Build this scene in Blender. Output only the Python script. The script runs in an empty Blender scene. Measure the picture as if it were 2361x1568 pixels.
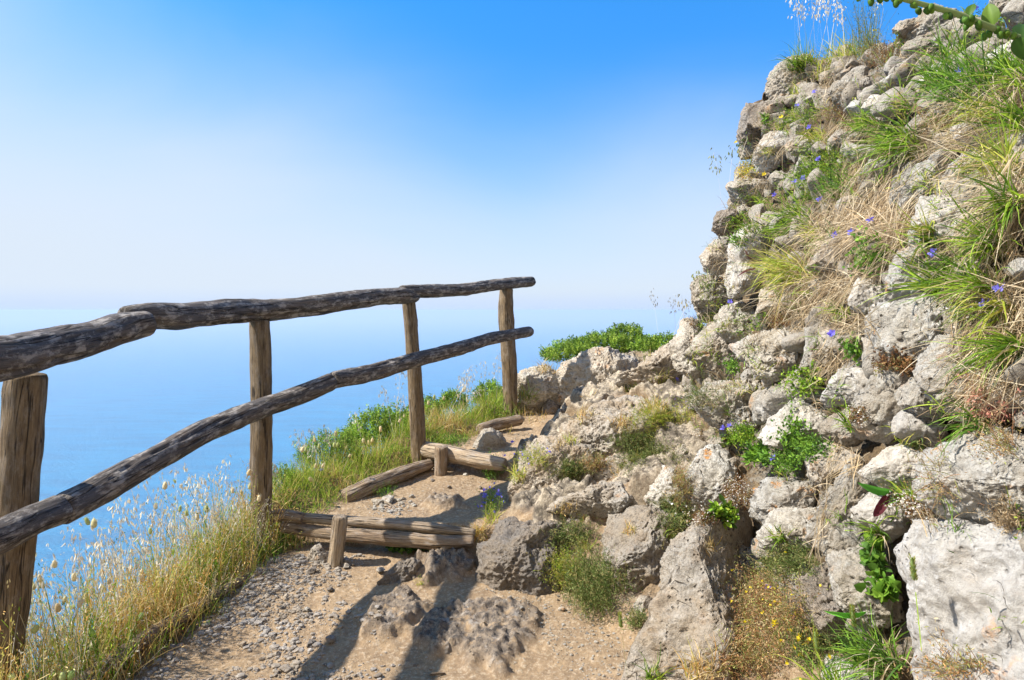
import bpy, bmesh, math, random
import numpy as np
from mathutils import Vector
from mathutils.bvhtree import BVHTree

# ------------------------------------------------------------------ camera
H = 1.35                      # eye height above the near path
PITCH = math.radians(2.51)
FPX = 1574.0                  # focal length in pixels of a 2361 px wide frame
scene = bpy.context.scene
cam = bpy.data.cameras.new('camera'); cam.sensor_width = 36; cam.lens = 24
cam.clip_start = 0.05; cam.clip_end = 120000
camo = bpy.data.objects.new('camera', cam); scene.collection.objects.link(camo)
camo.location = (0, 0, H); camo.rotation_euler = (math.pi/2 - PITCH, 0, 0)
scene.camera = camo

# ------------------------------------------------------------------ sun, sky, exposure
SUN_EL, SUN_AZ = math.radians(47), math.radians(-94)      # azimuth from +Y, clockwise: sun stands to the left
sd = Vector((math.sin(SUN_AZ)*math.cos(SUN_EL), math.cos(SUN_AZ)*math.cos(SUN_EL), math.sin(SUN_EL)))
sun = bpy.data.lights.new('sun', 'SUN'); sun.energy = 5.0; sun.angle = math.radians(0.8); sun.color = (1.0, 0.93, 0.82)
suno = bpy.data.objects.new('sun', sun); scene.collection.objects.link(suno)
suno.location = sd*50; suno.rotation_euler = sd.to_track_quat('Z', 'Y').to_euler()

world = bpy.data.worlds.new('World'); scene.world = world; world.use_nodes = True
wn, wl = world.node_tree.nodes, world.node_tree.links
for n in list(wn): wn.remove(n)
out = wn.new('ShaderNodeOutputWorld'); bg = wn.new('ShaderNodeBackground'); bg.inputs[1].default_value = 0.13
sky = wn.new('ShaderNodeTexSky'); sky.sky_type = 'NISHITA'; sky.sun_disc = False
sky.sun_elevation = SUN_EL; sky.sun_rotation = SUN_AZ; sky.altitude = 300
sky.air_density = 1.0; sky.dust_density = 0.6; sky.ozone_density = 3.0
tc = wn.new('ShaderNodeTexCoord'); sep = wn.new('ShaderNodeSeparateXYZ'); wl.new(tc.outputs['Generated'], sep.inputs[0])
hs = wn.new('ShaderNodeHueSaturation'); hs.inputs['Saturation'].default_value = 1.25; hs.inputs['Value'].default_value = 1.0
tint = wn.new('ShaderNodeMix'); tint.data_type = 'RGBA'; tint.blend_type = 'MULTIPLY'; tint.inputs['Factor'].default_value = 1; 
wl.new(sky.outputs[0], hs.inputs['Color'])
# low bank of pale sea haze in the sky, thinning upward, patchy like thin cloud
el = wn.new('ShaderNodeMapRange'); el.interpolation_type = 'SMOOTHERSTEP'
el.inputs[1].default_value = -0.04; el.inputs[2].default_value = 0.43; el.inputs[3].default_value = 1.0; el.inputs[4].default_value = 0.0
mp = wn.new('ShaderNodeMapping'); mp.inputs['Scale'].default_value = (1.0, 1.0, 2.4); wl.new(tc.outputs['Generated'], mp.inputs[0])
nz = wn.new('ShaderNodeTexNoise'); nz.inputs['Scale'].default_value = 2.0; nz.inputs['Detail'].default_value = 6; nz.inputs['Roughness'].default_value = 0.5; nz.inputs['Distortion'].default_value = 0.4
wl.new(mp.outputs[0], nz.inputs['Vector'])
ad = wn.new('ShaderNodeMath'); ad.operation = 'MULTIPLY_ADD'; ad.inputs[1].default_value = -0.14; wl.new(nz.outputs[0], ad.inputs[0])
lx = wn.new('ShaderNodeMath'); lx.operation = 'MULTIPLY_ADD'; lx.inputs[1].default_value = 0.24; lx.inputs[2].default_value = 0.13
wl.new(sep.outputs['X'], lx.inputs[0]); 
zz = wn.new('ShaderNodeMath'); zz.operation = 'ADD'; wl.new(sep.outputs['Z'], zz.inputs[0]); wl.new(lx.outputs[0], zz.inputs[1]); wl.new(zz.outputs[0], ad.inputs[2])
# unseen haze added behind the viewer to brighten and warm the shadows
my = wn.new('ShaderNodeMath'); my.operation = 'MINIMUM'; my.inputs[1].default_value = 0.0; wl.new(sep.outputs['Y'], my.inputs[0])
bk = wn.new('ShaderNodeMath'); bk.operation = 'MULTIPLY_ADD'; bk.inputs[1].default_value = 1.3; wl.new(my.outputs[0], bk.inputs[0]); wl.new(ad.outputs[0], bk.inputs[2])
last = bk.outputs[0]
for wdir, rad, amt in (((.32, .93, .19), .42, -.14), ((-.66, .66, .42), .28, -.09), ((-.30, .82, .48), .5, -.04)):      # thin cloud veils
    ds = wn.new('ShaderNodeVectorMath'); ds.operation = 'DISTANCE'; wl.new(tc.outputs['Generated'], ds.inputs[0]); ds.inputs[1].default_value = wdir
    vr = wn.new('ShaderNodeMapRange'); vr.interpolation_type = 'SMOOTHERSTEP'; vr.inputs[1].default_value = 0; vr.inputs[2].default_value = rad; vr.inputs[3].default_value = amt; vr.inputs[4].default_value = 0
    wl.new(ds.outputs['Value'], vr.inputs[0]); sm = wn.new('ShaderNodeMath'); sm.operation = 'ADD'; wl.new(last, sm.inputs[0]); wl.new(vr.outputs[0], sm.inputs[1]); last = sm.outputs[0]
wl.new(last, el.inputs[0])
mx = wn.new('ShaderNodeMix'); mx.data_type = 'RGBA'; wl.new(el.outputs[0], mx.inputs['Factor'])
tz = wn.new('ShaderNodeMapRange'); tz.inputs[1].default_value = 0.05; tz.inputs[2].default_value = 0.5; wl.new(sep.outputs['Z'], tz.inputs[0])
tb = wn.new('ShaderNodeMix'); tb.data_type = 'RGBA'; tb.inputs['A'].default_value = (.56, .62, .86, 1); tb.inputs['B'].default_value = (.36, 1.0, 1.2, 1)
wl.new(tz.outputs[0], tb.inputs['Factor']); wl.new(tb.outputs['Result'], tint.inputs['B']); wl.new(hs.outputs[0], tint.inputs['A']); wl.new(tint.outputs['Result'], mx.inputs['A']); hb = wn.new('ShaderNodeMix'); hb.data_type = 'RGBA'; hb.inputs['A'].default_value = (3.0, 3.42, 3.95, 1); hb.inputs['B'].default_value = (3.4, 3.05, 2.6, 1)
bf = wn.new('ShaderNodeMapRange'); bf.inputs[1].default_value = 0.0; bf.inputs[2].default_value = -0.6; wl.new(sep.outputs['Y'], bf.inputs[0]); wl.new(bf.outputs[0], hb.inputs['Factor']); wl.new(hb.outputs['Result'], mx.inputs['B'])  # added haze turns warm behind the viewer, for a warmer fill light
hz = wn.new('ShaderNodeMapRange'); hz.interpolation_type = 'SMOOTHSTEP'; hz.inputs[1].default_value = -.002; hz.inputs[2].default_value = .035; hz.inputs[3].default_value = .85; hz.inputs[4].default_value = 0; wl.new(sep.outputs['Z'], hz.inputs[0])
mh = wn.new('ShaderNodeMix'); mh.data_type = 'RGBA'; wl.new(hz.outputs[0], mh.inputs['Factor']); wl.new(mx.outputs['Result'], mh.inputs['A']); mh.inputs['B'].default_value = (2.45, 3.05, 4.15, 1)
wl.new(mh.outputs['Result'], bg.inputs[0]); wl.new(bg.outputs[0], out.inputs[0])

scene.view_settings.view_transform = 'Standard'; scene.view_settings.look = 'None'
scene.view_settings.exposure = 0.92; scene.view_settings.gamma = 1.0
scene.cycles.max_bounces = 6; scene.cycles.volume_bounces = 1; scene.cycles.transparent_max_bounces = 6
scene.cycles.use_denoising = True

# ------------------------------------------------------------------ helpers
rng = np.random.default_rng(7); random.seed(7)
COL = scene.collection
def ray(px, py):
    u = (px-1180.5)/FPX; v = -(py-784.0)/FPX
    return np.array((u, math.cos(PITCH)+v*math.sin(PITCH), -math.sin(PITCH)+v*math.cos(PITCH)))
EYE = np.array((0, 0, H))
def W(px, py, Y):
    d = ray(px, py); return EYE + d*(Y/d[1])
CROP = {'f': (0, 0, 1.0), '3': (553.4, 1014.5, .353), '4': (737.8, 599.5, .353), '5': (1199, 1014.5, .353), '6': (1531, 516.5, .353),
        '7': (1531, 0, .353), '8': (1715.4, 1014.5, .353), '1': (0, 599.5, .353), '2': (0, 1014.5, .353)}
def cp(c, pts):
    ox, oy, k = CROP[c]; return [(ox+x*k, oy+y*k) for x, y in pts]

def tag(o, label=None, cat=None, group=None, kind=None):
    if label: o['label'] = label
    if cat: o['category'] = cat
    if group: o['group'] = group
    if kind: o['kind'] = kind
    return o
def mesh_np(name, V, faces, mat=None, smooth=True, cols=None, parent=None, origin=None, attrs=None, link=True):
    """faces: list of (n,k) int arrays"""
    V = np.asarray(V, dtype=np.float64)
    o = np.zeros(3) if origin is None else np.asarray(origin, float)
    me = bpy.data.meshes.new(name)
    me.vertices.add(len(V)); me.vertices.foreach_set('co', (V-o).astype(np.float32).ravel())
    if not isinstance(faces, list): faces = [faces]
    li = np.concatenate([f.ravel() for f in faces]).astype(np.int32)
    tot = np.concatenate([np.full(len(f), f.shape[1], np.int32) for f in faces])
    st = np.concatenate([[0], np.cumsum(tot)[:-1]]).astype(np.int32)
    me.loops.add(len(li)); me.loops.foreach_set('vertex_index', li)
    me.polygons.add(len(tot)); me.polygons.foreach_set('loop_start', st)
    me.polygons.foreach_set('use_smooth', np.full(len(tot), smooth, bool))
    me.update(calc_edges=True)
    if cols is not None:
        a = me.attributes.new('col', 'FLOAT_COLOR', 'POINT')
        c4 = np.ones((len(V), 4), np.float32); c4[:, :3] = cols; a.data.foreach_set('color', c4.ravel())
    for k, v in (attrs or {}).items():
        v = np.asarray(v, np.float32)
        if v.ndim == 1:
            a = me.attributes.new(k, 'FLOAT', 'POINT'); a.data.foreach_set('value', v)
        else:
            a = me.attributes.new(k, 'FLOAT_VECTOR', 'POINT'); a.data.foreach_set('vector', v.ravel())
    if mat: me.materials.append(mat)
    ob = bpy.data.objects.new(name, me)
    if link: COL.objects.link(ob)
    if parent is not None:
        ob.parent = parent; ob.location = o - np.array(parent.location)
    else: ob.location = o
    return ob
def empty(name, loc, label=None, cat=None, group=None):
    o = bpy.data.objects.new(name, None); COL.objects.link(o); o.location = loc
    o.empty_display_size = 0.05
    return tag(o, label, cat, group)
def norm(a): return a/np.maximum(np.linalg.norm(a, axis=-1, keepdims=True), 1e-9)
def sstep(x, a, b):
    t = np.clip((x-a)/(b-a), 0, 1); return t*t*(3-2*t)

_r = np.random.default_rng(3)
_perm = _r.permutation(256); _perm = np.concatenate([_perm, _perm, _perm]); _grad = norm(_r.normal(size=(256, 3)))
def perlin(P):
    P = np.asarray(P, float); I = np.floor(P).astype(int); F = P-I; I &= 255
    U = F*F*F*(F*(F*6-15)+10); res = 0
    for dx in (0, 1):
        wx = U[..., 0] if dx else 1-U[..., 0]
        for dy in (0, 1):
            wy = U[..., 1] if dy else 1-U[..., 1]
            for dz in (0, 1):
                wz = U[..., 2] if dz else 1-U[..., 2]
                h = _perm[_perm[_perm[(I[..., 0]+dx) & 255]+((I[..., 1]+dy) & 255)]+((I[..., 2]+dz) & 255)]
                g = _grad[h]
                res = res + wx*wy*wz*(g[..., 0]*(F[..., 0]-dx)+g[..., 1]*(F[..., 1]-dy)+g[..., 2]*(F[..., 2]-dz))
    return res*1.6
def fbm(P, f, oct=4, gain=.5, ridge=False):
    s = 0; a = 1.0; P = np.asarray(P)+11.3
    for i in range(oct):
        n = perlin(P*f)
        if ridge: n = 1-2*np.abs(n)
        s = s+a*n; a *= gain; f *= 2.03
    return s

# ------------------------------------------------------------------ materials
def new_mat(name):
    m = bpy.data.materials.new(name); m.use_nodes = True; nt = m.node_tree
    for n in list(nt.nodes): nt.nodes.remove(n)
    o = nt.nodes.new('ShaderNodeOutputMaterial'); b = nt.nodes.new('ShaderNodeBsdfPrincipled')
    nt.links.new(b.outputs[0], o.inputs[0]); return m, nt, b, o
def N(nt, t, **kw):
    n = nt.nodes.new(t)
    for k, v in kw.items():
        if k.startswith('i_'):
            n.inputs[k[2:].replace('_', ' ')].default_value = v
        else: setattr(n, k, v)
    return n
def ramp(nt, src, lo, hi, a=0., b=1.):
    n = N(nt, 'ShaderNodeMapRange'); n.inputs[1].default_value = lo; n.inputs[2].default_value = hi
    n.inputs[3].default_value = a; n.inputs[4].default_value = b; nt.links.new(src, n.inputs[0]); return n.outputs[0]
def mixc(nt, f, a, b, mode='MIX'):
    n = nt.nodes.new('ShaderNodeMix'); n.data_type = 'RGBA'; n.blend_type = mode
    for s, i in ((f, 'Factor'), (a, 'A'), (b, 'B')):
        if isinstance(s, (int, float)): n.inputs[i].default_value = s
        elif isinstance(s, tuple): n.inputs[i].default_value = (*s, 1) if len(s) == 3 else s
        else: nt.links.new(s, n.inputs[i])
    return n.outputs['Result']
def noise(nt, vec, scale, detail=6, rough=.6, dist=0.):
    n = N(nt, 'ShaderNodeTexNoise', i_Scale=scale, i_Detail=detail, i_Roughness=rough, i_Distortion=dist)
    nt.links.new(vec, n.inputs['Vector']); return n.outputs[0]
def voro(nt, vec, scale, feat='F1', rand=1.):
    n = N(nt, 'ShaderNodeTexVoronoi', feature=feat, i_Scale=scale, i_Randomness=rand); nt.links.new(vec, n.inputs['Vector']); return n.outputs['Distance']
def mul(nt, a, b, op='MULTIPLY'):
    n = N(nt, 'ShaderNodeMath', operation=op)
    for i, s in ((0, a), (1, b)):
        if isinstance(s, (int, float)): n.inputs[i].default_value = s
        else: nt.links.new(s, n.inputs[i])
    return n.outputs[0]
def bump(nt, b, h, dist, strength=1.0):
    n = N(nt, 'ShaderNodeBump', i_Distance=dist, i_Strength=strength); nt.links.new(h, n.inputs['Height']); nt.links.new(n.outputs[0], b.inputs['Normal']); return n
def seeded(nt):
    t = N(nt, 'ShaderNodeTexCoord'); oi = N(nt, 'ShaderNodeObjectInfo'); m = mul(nt, oi.outputs['Random'], 37.0)
    v = N(nt, 'ShaderNodeVectorMath', operation='ADD'); nt.links.new(t.outputs['Object'], v.inputs[0]); nt.links.new(m, v.inputs[1]); return v.outputs[0], oi.outputs['Random']

def rock_mat(name, light, warm, dark, darkamt, lichen=0., pits=.5, smooth=False, soil=.45, bd=None):
    m, nt, b, o = new_mat(name); v, rnd = seeded(nt)
    big = noise(nt, v, 5, 6, .6); med = noise(nt, v, 22, 8, .68, .4); fine = noise(nt, v, 110, 8, .75); huge = noise(nt, v, 2.6, 3, .5)
    c = mixc(nt, ramp(nt, big, .38, .62), light, warm)
    c = mixc(nt, ramp(nt, med, .50-darkamt*.25, .60-darkamt*.2, darkamt, 0.), c, dark)
    c = mixc(nt, ramp(nt, mul(nt, noise(nt, v, 13, 8, .7), 1.), .54, .60, 0, .65), c, tuple(min(.72, x*1.28) for x in light))
    c = mixc(nt, ramp(nt, noise(nt, v, 8.5, 7, .72, .3), .53, .63, 0, soil), c, (.34, .225, .125))
    c = mixc(nt, ramp(nt, fine, .38, .50, .68, 0.), c, dark)
    pv = voro(nt, v, 48); pm = noise(nt, v, 9, 3, .5)
    pit = mul(nt, ramp(nt, pv, .10, .30, 1., 0.), ramp(nt, pm, .52, .60))
    c = mixc(nt, mul(nt, pit, pits), c, (.07, .055, .045))
    if lichen:
        n2 = N(nt, 'ShaderNodeVectorMath', operation='ADD'); nn = N(nt, 'ShaderNodeTexNoise', i_Scale=14., i_Detail=5.); nt.links.new(v, nn.inputs['Vector'])
        nt.links.new(v, n2.inputs[0]); sc = N(nt, 'ShaderNodeVectorMath', operation='SCALE'); sc.inputs['Scale'].default_value = .14
        nt.links.new(nn.outputs[1], sc.inputs[0]); nt.links.new(sc.outputs[0], n2.inputs[1])
        lv = voro(nt, n2.outputs[0], 7.5)
        f = mul(nt, ramp(nt, lv, .16, .24, 1., 0.), ramp(nt, noise(nt, v, 60, 4, .7), .40, .56))
        c = mixc(nt, mul(nt, f, lichen), c, (.62, .25, .025))
    c = mixc(nt, ramp(nt, huge, .3, .7, .0, .35), c, tuple(x*1.1 for x in warm), 'MIX')
    kn = noise(nt, v, 5.5, 2, .5, .6); ka = N(nt, 'ShaderNodeMath', operation='ABSOLUTE'); nt.links.new(mul(nt, kn, .5, 'SUBTRACT'), ka.inputs[0])
    ck = mul(nt, ramp(nt, ka.outputs[0], .0010, .0040, 1., 0.), ramp(nt, noise(nt, v, 11., 2, .5), .55, .62)); c = mixc(nt, mul(nt, ck, .7), c, (.06, .05, .045))
    tn = mul(nt, mul(nt, rnd, .30), .80, 'ADD'); tv = N(nt, 'ShaderNodeCombineXYZ'); [nt.links.new(tn, tv.inputs[i]) for i in range(3)]; c = mixc(nt, 1., c, tv.outputs[0], 'MULTIPLY')
    nt.links.new(c, b.inputs['Base Color']); b.inputs['Roughness'].default_value = .92; b.inputs['Specular IOR Level'].default_value = .15
    h = mul(nt, mul(nt, med, 1.0), mul(nt, fine, .5), 'ADD')
    h = mul(nt, h, mul(nt, pit, -.9), 'ADD'); h = mul(nt, h, mul(nt, ck, -1.2), 'ADD')
    h = mul(nt, h, mul(nt, noise(nt, v, 340, 4, .7), .16), 'ADD')
    bump(nt, b, h, bd or (.014 if smooth else .026), 1.); return m
R_PALE = rock_mat('pale_limestone', (.58, .555, .515), (.52, .455, .36), (.13, .115, .10), .55, .4, 1., False, .2)
R_SMOOTH = rock_mat('smooth_limestone', (.55, .535, .51), (.50, .455, .39), (.22, .20, .185), .35, .0, .4, True, .25)
R_SLAB = rock_mat('flat_slab_limestone', (.43, .42, .41), (.41, .385, .35), (.20, .19, .18), .45, .5, .25, True, .2, .010)
R_WARM = rock_mat('warm_limestone', (.57, .53, .47), (.51, .44, .35), (.13, .11, .095), .6, .5, 1.)
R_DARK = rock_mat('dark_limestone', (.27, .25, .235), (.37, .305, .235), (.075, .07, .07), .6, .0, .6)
R_LICH = rock_mat('lichened_limestone', (.60, .585, .555), (.55, .505, .43), (.16, .145, .13), .45, 1., .9, False, .3)
R_TAN = rock_mat('tan_outcrop', (.48, .44, .385), (.46, .375, .28), (.12, .105, .09), .55, .1, 1., False, .45)
MATS = dict(b=R_SLAB, p=R_PALE, s=R_SMOOTH, w=R_WARM, d=R_DARK, l=R_LICH, t=R_TAN)

def earth_mat():
    m, nt, b, o = new_mat('trodden_earth'); t = N(nt, 'ShaderNodeTexCoord'); v = t.outputs['Object']
    big = noise(nt, v, 1.6, 4, .5); med = noise(nt, v, 9, 8, .7); fine = noise(nt, v, 60, 8, .75); grit = voro(nt, v, 95)
    c = mixc(nt, ramp(nt, big, .35, .65), (.41, .29, .175), (.32, .225, .135))
    c = mixc(nt, ramp(nt, med, .42, .58, .7, 0.), c, (.25, .175, .11))
    c = mixc(nt, ramp(nt, fine, .50, .64, 0, .7), c, (.58, .48, .36)); c = mixc(nt, ramp(nt, fine, .34, .46, .55, 0), c, (.20, .145, .095))
    gm = mul(nt, ramp(nt, grit, .10, .24, 1, 0), ramp(nt, noise(nt, v, 7, 3, .5), .5, .6))
    c = mixc(nt, mul(nt, gm, .6), c, (.50, .44, .37))
    ra = N(nt, 'ShaderNodeAttribute', attribute_name='rock'); rn = noise(nt, v, 35, 8, .7)
    rc = mixc(nt, ramp(nt, rn, .40, .58), (.085, .075, .07), (.29, .235, .18))
    rc = mixc(nt, ramp(nt, noise(nt, v, 17, 6, .7), .56, .64, 0, .7), rc, (.42, .38, .34))
    f = mul(nt, ra.outputs['Fac'], ramp(nt, noise(nt, v, 20, 8, .7), .36, .48))
    c = mixc(nt, f, c, rc)
    li = N(nt, 'ShaderNodeAttribute', attribute_name='lime'); lc = mixc(nt, ramp(nt, noise(nt, v, 12, 8, .7, .4), .42, .60), (.13, .11, .085), (.52, .44, .335)); lc = mixc(nt, ramp(nt, noise(nt, v, 45, 8, .75), .40, .50, .8, 0), lc, (.11, .09, .075))
    c = mixc(nt, li.outputs['Fac'], c, lc)
    sa = N(nt, 'ShaderNodeAttribute', attribute_name='soil')
    sc = mixc(nt, ramp(nt, noise(nt, v, 30, 8, .7), .4, .6), (.11, .075, .04), (.25, .165, .08))
    c = mixc(nt, sa.outputs['Fac'], c, sc)
    nt.links.new(c, b.inputs['Base Color']); b.inputs['Roughness'].default_value = .95; b.inputs['Specular IOR Level'].default_value = .1
    h = mul(nt, mul(nt, med, .6), mul(nt, fine, .5), 'ADD'); h = mul(nt, h, mul(nt, gm, .35), 'ADD'); h = mul(nt, h, mul(nt, noise(nt, v, 250, 4, .7), .15), 'ADD')
    bump(nt, b, h, .022, 1.); return m
EARTH = earth_mat()
def bank_mat():
    m, nt, b, o = new_mat('bank_rubble_soil'); t = N(nt, 'ShaderNodeTexCoord'); v = t.outputs['Object']
    c = mixc(nt, ramp(nt, noise(nt, v, 14, 8, .7), .4, .6), (.16, .105, .055), (.34, .24, .13))
    c = mixc(nt, ramp(nt, noise(nt, v, 6, 6, .65), .48, .58), c, (.40, .355, .29))
    c = mixc(nt, ramp(nt, noise(nt, v, 60, 6, .7), .38, .5, .7, 0), c, (.08, .06, .045))
    nt.links.new(c, b.inputs['Base Color']); b.inputs['Roughness'].default_value = .95
    bump(nt, b, mul(nt, noise(nt, v, 25, 8, .7), noise(nt, v, 120, 6, .7), 'ADD'), .03, 1.); return m
BANK = bank_mat()
def wood_mat(name, a, bb, dark, silver=.5, crack=.8):
    m, nt, b, o = new_mat(name); at = N(nt, 'ShaderNodeAttribute', attribute_name='tc'); oi = N(nt, 'ShaderNodeObjectInfo')
    v0 = N(nt, 'ShaderNodeVectorMath', operation='ADD'); nt.links.new(at.outputs['Vector'], v0.inputs[0]); nt.links.new(mul(nt, oi.outputs['Random'], 23.), v0.inputs[1])
    def mpg(sx, sz):
        q = N(nt, 'ShaderNodeMapping'); q.inputs['Scale'].default_value = (sx, sx, sz); nt.links.new(v0.outputs[0], q.inputs[0]); return q.outputs[0]
    grain = noise(nt, mpg(120, 11), 1, 8, .75, .3); wide = noise(nt, mpg(22, 7), 1, 6, .65, .4); blot = noise(nt, mpg(26, 13), 1, 8, .75)
    c = mixc(nt, ramp(nt, wide, .35, .65), a, bb)
    c = mixc(nt, ramp(nt, grain, .34, .56, .9, 0.), c, dark)
    c = mixc(nt, ramp(nt, blot, .50, .60, 0, silver), c, (.44, .40, .36))
    ck = noise(nt, mpg(34, 1.5), 1, 3, .5, .2); ckf = mul(nt, ramp(nt, mul(nt, mul(nt, ck, .5, 'SUBTRACT'), 1, 'MULTIPLY'), -.004, .004), 1)
    ab = N(nt, 'ShaderNodeMath', operation='ABSOLUTE'); nt.links.new(mul(nt, ck, .5, 'SUBTRACT'), ab.inputs[0])
    cr = ramp(nt, ab.outputs[0], .004, .014, crack, 0.)
    c = mixc(nt, cr, c, (.02, .016, .013))
    vk = N(nt, 'ShaderNodeTexVoronoi', i_Scale=1.); nt.links.new(mpg(7, 3.2), vk.inputs['Vector'])
    kn = ramp(nt, vk.outputs['Distance'], .06, .13, .8, 0.); c = mixc(nt, kn, c, (.035, .025, .02))
    nt.links.new(c, b.inputs['Base Color']); b.inputs['Roughness'].default_value = .85; b.inputs['Specular IOR Level'].default_value = .25
    h = mul(nt, grain, mul(nt, cr, -1.3), 'ADD'); h = mul(nt, h, mul(nt, kn, -.7), 'ADD'); h = mul(nt, h, mul(nt, wide, .6), 'ADD')
    bump(nt, b, h, .008, 1.); return m
WD_RAIL = wood_mat('weathered_grey_wood', (.105, .102, .108), (.17, .135, .105), (.032, .030, .033), .7)
WD_POST = wood_mat('brown_post_wood', (.28, .20, .115), (.19, .135, .08), (.08, .055, .035), .2)
WD_STEP = wood_mat('sun_bleached_step_wood', (.46, .36, .25), (.38, .29, .20), (.15, .11, .075), .5)
WD_OLD = wood_mat('rotten_edging_wood', (.38, .28, .18), (.29, .205, .14), (.09, .065, .045), .5)
def plant_mat(name, trans=.35, rough=.55):
    m, nt, b, o = new_mat(name); at = N(nt, 'ShaderNodeAttribute', attribute_name='col')
    nt.links.new(at.outputs['Color'], b.inputs['Base Color']); b.inputs['Roughness'].default_value = rough; b.inputs['Specular IOR Level'].default_value = .25
    tr = N(nt, 'ShaderNodeBsdfTranslucent'); nt.links.new(at.outputs['Color'], tr.inputs['Color'])
    mx = N(nt, 'ShaderNodeMixShader'); mx.inputs[0].default_value = trans
    nt.links.new(b.outputs[0], mx.inputs[1]); nt.links.new(tr.outputs[0], mx.inputs[2]); nt.links.new(mx.outputs[0], o.inputs[0]); return m
LEAF = plant_mat('leaf_blade', .38); STRAW = plant_mat('dry_straw', .3, .7); PETAL = plant_mat('petal', .4, .6)
# ------------------------------------------------------------------ sea and haze
SEA_Z = -330.0
def sea():
    m, nt, b, o = new_mat('sea_water'); t = N(nt, 'ShaderNodeTexCoord')
    q = N(nt, 'ShaderNodeMapping'); q.inputs['Scale'].default_value = (.006, .022, 1); nt.links.new(t.outputs['Object'], q.inputs[0])
    c = mixc(nt, ramp(nt, noise(nt, q.outputs[0], 1., 7, .6, .3), .35, .65), (.0, .125, .27), (.0, .21, .40)); c = mixc(nt, ramp(nt, noise(nt, q.outputs[0], 7., 6, .7, .2), .45, .62, 0, .35), c, (.01, .26, .52))
    nt.links.new(c, b.inputs['Base Color']); b.inputs['Roughness'].default_value = .35; b.inputs['IOR'].default_value = 1.33
    q2 = N(nt, 'ShaderNodeMapping'); q2.inputs['Scale'].default_value = (.10, .24, 1); nt.links.new(t.outputs['Object'], q2.inputs[0])
    bump(nt, b, noise(nt, q2.outputs[0], 1., 8, .62), 7.0, .9)
    R = 42000; V = np.array([(-R, -R*.2, SEA_Z), (R, -R*.2, SEA_Z), (R, R, SEA_Z), (-R, R, SEA_Z)]); 
    tag(mesh_np('sea', V, np.array([[0, 1, 2, 3]]), m, False), 'open blue sea far below the path', 'sea', kind='structure')
sea()
def haze():
    m = bpy.data.materials.new('sea_haze'); m.use_nodes = True; nt = m.node_tree
    for n in list(nt.nodes): nt.nodes.remove(n)
    o = nt.nodes.new('ShaderNodeOutputMaterial'); p = nt.nodes.new('ShaderNodeVolumePrincipled')
    p.inputs['Color'].default_value = (.585, .685, .84, 1); p.inputs['Density'].default_value = HAZE_D; p.inputs['Anisotropy'].default_value = 0.08
    nt.links.new(p.outputs[0], o.inputs['Volume'])
    R = 43000; z0, z1 = SEA_Z-1, 5.2; x0, x1, y0, y1 = -R, R, -R*.21, R
    V = np.array([(x, y, z) for z in (z0, z1) for y in (y0, y1) for x in (x0, x1)])
    F = np.array([[0, 2, 3, 1], [4, 5, 7, 6], [0, 1, 5, 4], [2, 6, 7, 3], [0, 4, 6, 2], [1, 3, 7, 5]])
    tag(mesh_np('haze', V, F, m, False), 'pale sea haze fading the water into the sky', 'haze', kind='stuff')
HAZE_D = .00017

# ------------------------------------------------------------------ terrain shape
EDGE = np.array([(-1.7, -30), (-1.62, 1.0), (-1.55, 2.18), (-1.32, 3.4), (-.78, 4.45), (-.05, 5.55), (.25, 6.3), (.9, 7.4), (2.5, 8.4), (8, 9.5), (40, 16)], float)
def edge_dist(x, y):
    """signed distance to the fence line, positive on the sea side"""
    best = np.full(np.shape(x), 1e9); sgn = np.ones(np.shape(x))
    for a, b in zip(EDGE[:-1], EDGE[1:]):
        d = b-a; L2 = d@d; t = np.clip(((x-a[0])*d[0]+(y-a[1])*d[1])/L2, 0, 1)
        qx = x-(a[0]+t*d[0]); qy = y-(a[1]+t*d[1]); r = np.hypot(qx, qy); cr = d[0]*qy-d[1]*qx
        m = r < best-1e-9; best = np.where(m, r, best); sgn = np.where(m, np.sign(cr), sgn)
    return best*sgn
TY = [-5, 1.0, 2.0, 2.6, 3.05, 3.25, 3.7, 4.3, 5.0, 5.9, 6.3, 9]; TX = [.95, .85, .70, .50, .24, -.12, -.02, -.02, .20, .50, .8, 1.4]
def toe(y): return np.interp(y, TY, TX)
def step1(x): return 3.40-.20*(x+.19)
def step2(x): return 4.28-.62*(x+.04)
def step3(x): return 5.45-.5*(x+.1)
def profile(x, y):
    z = np.interp(y, [-5, 2.5, 3.35, 3.6, 4.4, 5.3, 6.0, 9], [-1.37, -1.35, -1.235, -1.235, -1.19, -1.15, -1.12, -1.05])
    z = z+.135*sstep(y-step1(x), 0, .05)+.10*sstep(y-step2(x), 0, .05)+.05*sstep(y-step3(x), 0, .08)
    return z
def zfoot(y): return np.interp(y, [0, 2.0, 2.6, 3.6, 4.8, 5.6, 6.5], [-1.05, -1.04, -1.0, -.86, -.52, -.50, -.50])
def Gbase(x, y):
    x = np.asarray(x, float); y = np.asarray(y, float)
    z = profile(x, y); d = edge_dist(x, y)
    z = z+.05*sstep(d, -.10, .1)
    ledge = np.interp(y, [2, 3.3, 4.2, 5.2, 6], [.30, .30, .55, .50, .35])
    z = z-.25*sstep(d, ledge*.4, ledge)-np.maximum(0, d-ledge)*1.7
    r = x-toe(y); Wd = np.maximum(1.18-toe(y), .25)
    t = np.clip(r/Wd, 0, 1.6); rise = zfoot(y)-profile(np.minimum(x, .1), y)
    z = z+rise*np.where(t < 1, (t**.8)*(1.3-.3*t), 1+.3*(t-1))
    led = sstep(y, 5.85, 6.15)*sstep(x+.25*(y-6), .02, .2)*sstep(-d, .0, .25)
    z = z+led*(-.50-z)*.95*(z < -.5)
    z = z-.18*np.maximum(0, y-7.0)*(d > -1.5)
    return z+H
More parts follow.
